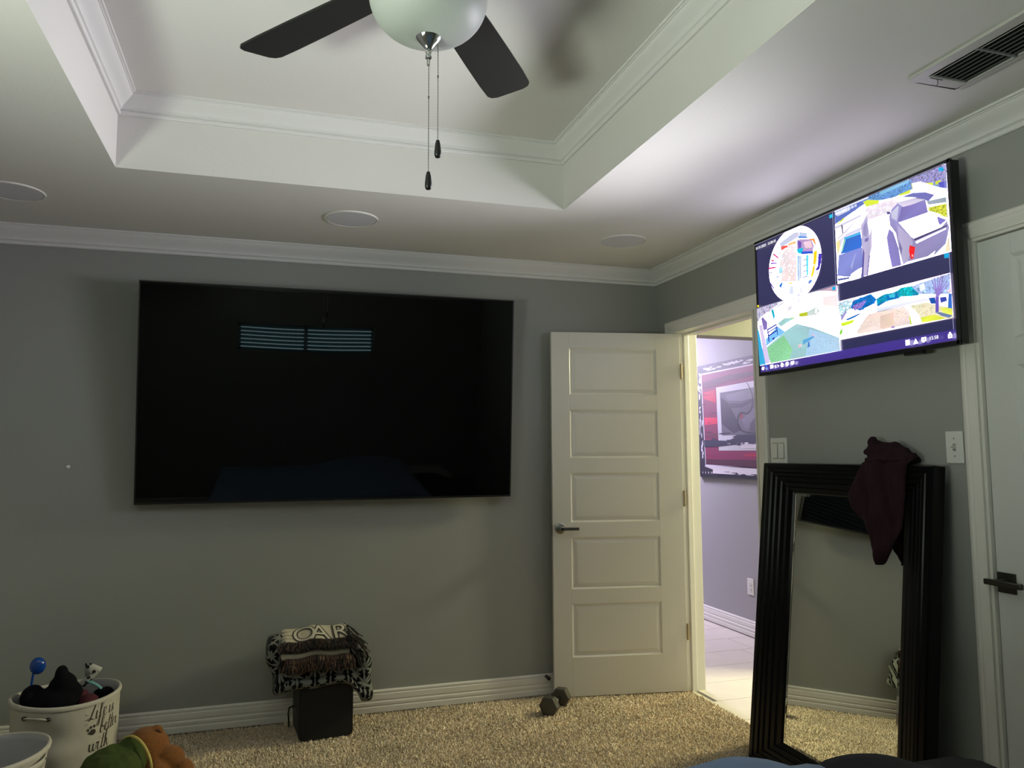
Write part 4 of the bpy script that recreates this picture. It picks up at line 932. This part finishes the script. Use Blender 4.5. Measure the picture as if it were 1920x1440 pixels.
for k in range(4):
    b = MB(); yb_ = -.285+k*.052
    for i in range(6):
        xa = -2.158+i*.008
        b.add([(xa, yb_, on_top(xa, yb_)+.001), (xa+.008, yb_, on_top(xa+.008, yb_)+.001), (xa+.008, yb_+.016, on_top(xa+.008, yb_+.016)+.001), (xa, yb_+.016, on_top(xa, yb_+.016)+.001)], [(0, 1, 2, 3)])
    O('woven_bar', b, M_ltr, tb, fix=False)

# ---------------------------------------------------------------- fabric baskets
M_can = mat('cream_canvas', (.46, .43, .37), .9, noise=(25, .08), bump=(500, .35, .001))
M_canl = mat('pale_lining', (.36, .35, .37), .9, noise=(15, .10))
def basket(name, label, cx, cy, r0, r1, h, dent=0.):
    t_ = thing(name, label, 'basket', (cx, cy, .008))
    def shape(p):
        a = math.atan2(p[1]-cy, p[0]-cx); z = p[2]; k = z/h
        r = math.hypot(p[0]-cx, p[1]-cy)
        w = 1+.012*math.sin(3*a+1)*k+.010*math.sin(7*a)*math.sin(PI*k)
        if dent:
            w -= dent*math.exp(-((a+1.75)/.42)**2)*math.exp(-((k-.62)/.16)**2)
            w += dent*.35*math.exp(-((a+1.65)/.6)**2)*math.exp(-((k-.40)/.14)**2)
        return (cx+(p[0]-cx)*w, cy+(p[1]-cy)*w, z+.006*math.sin(2*a+.6)*k)
    rz = lambda k: r0+(r1-r0)*k
    pr = [(0, .010), (r0-.01, .010), (r0, .018)]+[(rz(k/16), .018+(h-.018)*k/16) for k in range(1, 17)]
    O('shell', MB().lathe(pr, cx, cy, 72, fn=shape), M_can, t_, smooth='all')
    pi_ = [(rz(1)-.001, h-.002)]+[(rz(1-k/12)-.008, h-.004-(h-.03)*k/12) for k in range(13)]+[(0, .026)]
    O('lining', MB().lathe(pi_, cx, cy, 72, fn=shape), M_canl, t_, smooth='all')
    O('rim', MB().lathe([(r1-.006, h-.012), (r1-.008, h-.003), (r1-.003, h+.003), (r1+.004, h+.001), (r1+.0065, h-.006), (r1+.0045, h-.015)], cx, cy, 72, fn=shape), M_can, t_, smooth='all')
    return t_, shape, rz
BX, BY, BH, BR0, BR1 = -3.052, -.300, .322, .200, .207
big, bshape, brz = basket('storage_basket', 'large cream canvas basket with dark script lettering, full of clutter', BX, BY, BR0, BR1, BH, .10)
def on_basket(s, z, lift=.0014):
    """s: arc length to the right of the direction facing the room"""
    k = (z-.018)/(BH-.018); r = brz(k)+lift; a = -1.365+s/BR1
    p = bshape((BX+r*math.cos(a), BY+r*math.sin(a), z)); return p
M_inkb = mat('printed_dark_brown', (.035, .026, .020), .85)
GL = {'L': [[(.35, 1.0), (.45, 1.08), (.50, .95), (.30, .45), (.15, .05), (.05, -.02), (.0, .08), (.12, .12), (.35, .0), (.55, .04)]],
      'i': [[(.10, .50), (.02, .10), (.10, .0), (.25, .15)], [(.14, .72), (.17, .78)]],
      'f': [[(.0, .25), (.25, .65), (.34, .98), (.26, 1.05), (.18, .85), (.02, -.20), (-.08, -.48), (-.16, -.40), (-.02, -.10), (.25, .12)]],
      'e': [[(.0, .12), (.25, .36), (.22, .52), (.10, .48), (.04, .20), (.12, .02), (.32, .12)]],
      's': [[(.0, .08), (.20, .50), (.16, .30), (.22, .10), (.10, .0), (.0, .06)], [(.10, .0), (.3, .1)]],
      'a': [[(.28, .42), (.15, .50), (.02, .25), (.06, .02), (.20, .18), (.30, .48), (.24, .10), (.32, .0), (.44, .14)]],
      'b': [[(.0, .10), (.28, .75), (.30, 1.02), (.20, .98), (.08, .40), (.04, .08), (.16, .0), (.28, .18), (.26, .42), (.14, .38)], [(.14, .38), (.40, .34)]],
      't': [[(.26, .92), (.08, .16), (.14, .0), (.30, .14)], [(.02, .60), (.36, .66)]],
      'r': [[(.0, .12), (.14, .52), (.18, .42), (.26, .44), (.22, .10), (.30, .0), (.4, .12)]],
      'w': [[(.04, .48), (.0, .12), (.10, .0), (.22, .16), (.28, .46), (.24, .12), (.34, .0), (.46, .20), (.50, .50), (.58, .42)]],
      'h': [[(.0, .10), (.26, .75), (.30, 1.02), (.20, .98), (.04, .0), (.16, .38), (.26, .48), (.26, .10), (.34, .0), (.46, .14)]],
      'd': [[(.26, .42), (.14, .50), (.02, .22), (.08, .0), (.22, .16), (.42, 1.02), (.28, .10), (.36, .0), (.48, .14)]],
      'o': [[(.18, .50), (.03, .30), (.06, .02), (.20, .02), (.28, .28), (.18, .50), (.36, .44)]],
      'g': [[(.26, .42), (.12, .50), (.02, .22), (.10, .02), (.24, .20), (.28, .46), (.18, -.30), (.04, -.45), (.0, -.30), (.38, .12)]]}
ADV = {'L': .52, 'i': .24, 'f': .30, 'e': .32, 's': .30, 'a': .44, 'b': .38, 't': .28, 'r': .36, 'w': .56, 'h': .46, 'd': .46, 'o': .34, 'g': .38, ' ': .22}
def script(word, s0, z0, sc, wd_=.0042):
    x = s0; b = MB()
    for ch in word:
        for st in GL.get(ch, []):
            pts = smoothc([Vector(p) for p in st], 4); prev = None; vs = []
            for i, p in enumerate(pts):
                d = (pts[min(i+1, len(pts)-1)]-pts[max(i-1, 0)]); d = d.normalized() if d.length > 0 else Vector((1, 0))
                nn = Vector((-d.y, d.x)); ww = wd_*(.45+.75*max(0, -d.y))
                for sg in (-1, 1):
                    vs.append(on_basket(x+p.x*sc+sg*nn.x*ww/2, z0+p.y*sc+sg*nn.y*ww/2))
            b.add(vs, [(2*i, 2*i+1, 2*i+3, 2*i+2) for i in range(len(pts)-1)])
        x += ADV[ch]*sc
    O('script_lettering', b, M_inkb, big, fix=False)
script('Life is', .088, .248, .064); script('better', .143, .182, .062); script('with', .098, .117, .064); 
b = MB()
def pawdot(s, z, rs, rz_):
    vs = [on_basket(s+rs*math.cos(2*PI*k/12), z+rz_*math.sin(2*PI*k/12)) for k in range(12)]; b.add(vs, [tuple(range(12))])
pawdot(.110, .196, .013, .012); pawdot(.091, .208, .005, .006); pawdot(.102, .217, .005, .006); pawdot(.116, .219, .005, .006); pawdot(.096, .195, .0045, .005)
O('paw_print', b, M_inkb, big, fix=False)
b = MB()
for k in range(3):
    z_ = .275-k*.022; b.add([on_basket(.075, z_), on_basket(.088, z_-.003+k*.003), on_basket(.088, z_-.0045+k*.003), on_basket(.075, z_-.0015)], [(0, 1, 2, 3)])
O('print_rays', b, M_inkb, big, fix=False)
M_gr = mat('dark_metal_grommet', (.05, .045, .04), .35, .8)
for s_ in (-.155, -.060):
    O('grommet', MB().ell(on_basket(s_,   .279, .003), (.012, .009, .008), n=12), M_gr, big, smooth='all')
pts = [on_basket(-.155+.095*k/8, .279+.006*math.sin(PI*k/8), .006+.006*math.sin(PI*k/8)) for k in range(9)]
O('handle', MB().tube(pts, .006, 8, flat=.6), M_can, big, smooth='all')

small, sshape, srz = basket('storage_basket', 'pale empty fabric basket at the bottom left, in front of the lettered one', -3.205, -.800, .168, .205, .268, .02)
def on_small(a, z, lift):
    k = (z-.018)/(.268-.018); r = srz(k)+lift
    return sshape((-3.205+r*math.cos(a), -.800+r*math.sin(a), z))
b = MB(); n = 14; vs = []
for i in range(n+1):
    a = -1.02+.95*i/n; lf = .004+.020*math.sin(PI*i/n)
    for z_ in (.214, .246): vs.append(on_small(a, z_, lf))
for i in range(n+1):
    a = -1.02+.95*i/n; lf = .001+.020*math.sin(PI*i/n)
    for z_ in (.214, .246): vs.append(on_small(a, z_, lf))
m_ = 2*(n+1); fs = [(2*i, 2*i+1, 2*i+3, 2*i+2) for i in range(n)]+[(m_+2*i, m_+2*i+2, m_+2*i+3, m_+2*i+1) for i in range(n)]+[(2*i+1, m_+2*i+1, m_+2*i+3, 2*i+3) for i in range(n)]+[(2*i, 2*i+2, m_+2*i+2, m_+2*i) for i in range(n)]
O('strap_handle', MB().add(vs, fs), M_can, small, smooth='all')
for a in (-.98, -.12):
    O('rivet', MB().ell(on_small(a, .230, .006), (.005, .005, .005), n=12), M_chrome, small, smooth='all')

# clutter in the large basket
def blobthing(name, label, cat, ells, m, vox=.006, loc=None):
    b = MB()
    for e in ells: b.ell(*e)
    c0 = Vector(ells[0][0]); b.v = [tuple(Vector(v)-c0) for v in b.v]
    o = O(name, b, m, remesh=vox, fix=False); o.location = c0
    return tag(o, label, cat)
M_bk = mat('black_fleece', (.0035, .0035, .0055), .95, spec=.1)
blobthing('cloth_bundle', 'black fabric bundle with a pointed peak heaped in the large lettered basket', 'cloth',
          [((-3.085, -.33, .295), (.105, .10, .065)), ((-3.178, -.31, .318), (.046, .07, .050)), ((-3.062, -.32, .340), (.060, .06, .075), (0, .2, 0)), ((-3.068, -.32, .405), (.026, .04, .040)), ((-3.02, -.32, .310), (.04, .05, .06))], M_bk)
sc_ = thing('toy_scoop', 'translucent blue plastic scoop sticking up out of the large basket', 'toy', (-3.172, -.22, .33))
M_blue = mat('blue_plastic', (.008, .065, .36), .18, trans=.25)
vsx = MB().lathe([(0, .0), (.018, .003), (.029, .014), (.032, .030), (.030, .046), (.027, .050), (.022, .044), (.016, .02), (0, .012)], n=28)
O('scoop_bowl', MB().add([(-3.186+a*.98, -.22+(c-.02)*.7, .424+b_*1.15) for a, b_, c in vsx.v], vsx.f), M_blue, sc_, smooth='all')
O('scoop_handle', MB().tube([(-3.190, -.22, .430), (-3.200, -.22, .40), (-3.206, -.22, .34), (-3.206, -.22, .28)], [.013, .008, .0085, .0085], 12, flat=.6), M_blue, sc_, smooth='all')
M_strip = mat('black_white_print', (.45, .45, .42), .8); t = M_strip.node_tree
tc = t.nodes.new('ShaderNodeTexCoord'); vo = t.nodes.new('ShaderNodeTexVoronoi'); vo.inputs['Scale'].default_value = 48; t.links.new(tc.outputs['Object'], vo.inputs[0])
cr = t.nodes.new('ShaderNodeValToRGB'); cr.color_ramp.interpolation = 'CONSTANT'; cr.color_ramp.elements[0].color = (.012, .012, .012, 1); cr.color_ramp.elements[1].position = .38; cr.color_ramp.elements[1].color = (.42, .42, .38, 1)
t.links.new(vo.outputs['Distance'], cr.inputs[0]); t.links.new(cr.outputs[0], t.nodes['Principled BSDF'].inputs['Base Color'])
def band(pts, y0, y1, th=.003):
    b = MB(); vs = []
    for x, z in pts: vs += [(x, y0, z), (x, y1, z), (x+.001, y0, z-th), (x+.001, y1, z-th)]
    fs = []
    for i in range(len(pts)-1):
        k = 4*i; fs += [(k, k+1, k+5, k+4), (k+2, k+6, k+7, k+3), (k, k+4, k+6, k+2), (k+1, k+3, k+7, k+5)]
    fs += [(0, 2, 3, 1), (4*len(pts)-4, 4*len(pts)-3, 4*len(pts)-1, 4*len(pts)-2)]
    return b.add(vs, fs)
def band_tilt(pts, w=.03, yc=-.24):
    """ribbon whose face looks to the room"""
    b = MB(); vs = []
    for (x, z, dx, dz) in pts:
        vs += [(x, yc, z), (x+dx, yc-.012, z+dz), (x, yc+.004, z), (x+dx, yc-.008, z+dz)]
    fs = []
    for i in range(len(pts)-1):
        k = 4*i; fs += [(k, k+4, k+5, k+1), (k+2, k+3, k+7, k+6), (k, k+2, k+6, k+4), (k+1, k+5, k+7, k+3)]
    fs += [(0, 1, 3, 2), (4*len(pts)-4, 4*len(pts)-2, 4*len(pts)-1, 4*len(pts)-3)]
    return b.add(vs, fs)
o = O('patterned_strap', band_tilt([(-2.995, .425, .004, -.055), (-2.972, .424, .004, -.045), (-2.95, .414, .0, -.028), (-2.925, .400, -.012, -.012), (-2.935, .380, -.022, .002), (-2.965, .352, -.028, .012), (-2.985, .325, -.03, .02), (-2.995, .30, -.03, .02)]), M_strip, smooth='all')
tag(o, 'black and white patterned fabric band looping above the rim of the large basket', 'strap')
o = O('teal_band', MB().tube([(-3.005, -.23, .350), (-2.975, -.235, .345), (-2.94, -.24, .325), (-2.91, -.25, .300)], [.010, .012, .011, .008], 12, flat=.5), mat('teal_fabric', (.13, .30, .31), .8), smooth='all')
tag(o, 'pale teal fabric strip inside the large basket', 'strap')
blobthing('maroon_cloth', 'dark red cloth tucked inside the large basket right of the black bundle', 'cloth',
          [((-2.955, -.34, .266), (.048, .06, .054)), ((-2.935, -.35, .258), (.035, .05, .040)), ((-2.99, -.30, .30), (.03, .05, .03))], mat('dark_red_cloth', (.055, .004, .012), .9))
blobthing('black_pouch', 'small rounded black pouch near the right rim inside the large basket', 'pouch',
          [((-2.905, -.245, .290), (.034, .030, .030)), ((-2.93, -.235, .290), (.03, .025, .022))], M_bk)
blobthing('pink_cloth', 'pale pink cloth scrap at the right rim inside the large basket', 'cloth',
          [((-2.905, -.37, .272), (.032, .03, .024)), ((-2.885, -.34, .28), (.02, .03, .014))], mat('pale_pink_cloth', (.42, .27, .24), .9))

# ---------------------------------------------------------------- teddy bear
M_fur = mat('brown_plush', (.205, .080, .022), .95, spec=.15, noise=(70, .35), bump=(260, .9, .004), sheen=.1)
M_grn = mat('green_shirt_cloth', (.034, .056, .004), .9, noise=(9, .25), bump=(600, .2, .001))
bear = thing('teddy_bear', 'brown plush bear in a green shirt lying on the carpet beside the baskets', 'plush toy', (-2.72, -.66, .008))
b = MB()
b.ell((-2.690, -.585, .140), (.092, .095, .092)); b.ell((-2.655, -.585, .205), (.030, .022, .034), (0, .3, 0))
b.ell((-2.600, -.620, .110), (.062, .058, .052)); b.ell((-2.640, -.66, .075), (.055, .06, .055))
hd = O('head', b, M_fur, bear, remesh=.006, fix=False)
O('paw', MB().ell((-2.545, -.640, .062), (.046, .048, .050)).ell((-2.585, -.66, .05), (.04, .05, .04)), M_fur, bear, remesh=.006, fix=False)
o = O('ear_lining', MB().ell((-2.650, -.606, .206), (.018, .006, .020)), mat('ear_dark_plush', (.07, .022, .010), .95), bear, smooth='all')
b = MB(); b.ell((-2.800, -.690, .100), (.125, .130, .100), (0, -.15, .5)); b.ell((-2.880, -.74, .075), (.10, .12, .072)); b.ell((-2.74, -.64, .125), (.070, .085, .085)); b.ell((-2.76, -.80, .07), (.075, .06, .055), (0, 0, .5))
sh = O('shirt', b, M_grn, bear, remesh=.007, fix=False)
tx2 = bpy.data.textures.new('shirt_folds', 'CLOUDS'); tx2.noise_scale = .07
dm = sh.modifiers.new('folds', 'DISPLACE'); dm.texture = tx2; dm.strength = .025; dm.mid_level = .5
# collar ring
cc = Vector((-2.722, -.640, .118)); nn = Vector((.72, .66, .12)).normalized(); e1 = nn.cross(Vector((0, 0, 1))).normalized(); e2 = nn.cross(e1)
pts = [cc+(e1*math.cos(2*PI*k/40)+e2*math.sin(2*PI*k/40))*.103 for k in range(41)]
O('collar', MB().tube(pts, .0055, 8, cap=False), mat('yellow_trim', (.52, .43, .12), .8), bear, smooth='all')

# ---------------------------------------------------------------- foot of the bed (below the frame) and the covers that rise into view
bed = thing('bed', 'bed whose covered foot end just reaches the bottom edge of the view', 'bed', (-1.75, -3.6, 0))
O('mattress', rbox(-2.75, -.42, -4.72, -2.50, .25, .47, .05, lambda p: tuple(p), (24, 20, 6)), mat('mattress_white', (.5, .5, .5), .9), bed, smooth='all')
O('bed_base', MB().box(-2.70, -.47, -4.70, -2.55, .06, .25), mat('bed_base_grey', (.08, .08, .08), .8), bed, bevel=.01)
for x in (-2.6, -.57):
    for y in (-4.6, -2.65): O('leg', MB().box(x-.03, x+.03, y-.03, y+.03, .002, .06), M_black, bed)
M_bl = mat('light_blue_blanket', (.16, .25, .40), .9, noise=(12, .12), bump=(300, .3, .001), sheen=.2)
def cover(name, x0, x1, y0, y1, hf, m, label):
    nx, ny = 60, 44; vs = []
    for j in range(ny+1):
        for i in range(nx+1):
            x = x0+(x1-x0)*i/nx; y = y0+(y1-y0)*j/ny; vs.append((x, y, hf(x, y)))
    o = O(name, MB().add(vs, [(j*(nx+1)+i, j*(nx+1)+i+1, (j+1)*(nx+1)+i+1, (j+1)*(nx+1)+i) for j in range(ny) for i in range(nx)]), m, smooth='all', fix=False)
    md = o.modifiers.new('solid', 'SOLIDIFY'); md.thickness = .015; md.offset = 1
    return tag(o, label, 'blanket')
def g(x, c, s): return math.exp(-((x-c)/s)**2)
def hb(x, y):
    e = sstep(-2.44, -2.50, y)
    return .497+e*(.106*sstep(-1.95, -1.40, x)-.030*sstep(-1.12, -.98, x))+e*.015*g(x, -1.20, .08)*g(y, -2.54, .1)+e*.003*math.sin(x*14)
cover('blue_blanket', -2.76, -.945, -4.4, -2.44, hb, M_bl, 'light blue blanket on the bed foot, bulging at the bottom edge right of centre')
def hk(x, y):
    e = sstep(-2.43, -2.50, y)
    return .492+e*.066*sstep(-1.02, -.90, x)*(1-.8*sstep(-.76, -.55, x))+e*.016*g(x, -.84, .10)*g(y, -2.53, .12)+e*.004*g(x, -.66, .05)
cover('black_blanket', -.97, -.41, -3.6, -2.42, hk, mat('black_blanket_cloth', (.006, .006, .008), .9), 'black blanket heaped on the bed foot in front of the leaning mirror')

# ---------------------------------------------------------------- small wall plug
b = MB().ell((-3.150, -.003, 1.290), (.010, .004, .009), n=12)
o = O('wall_anchor', b, M_plastic, smooth='all'); tag(o, 'tiny white plastic wall anchor left of the big television', 'wall anchor')
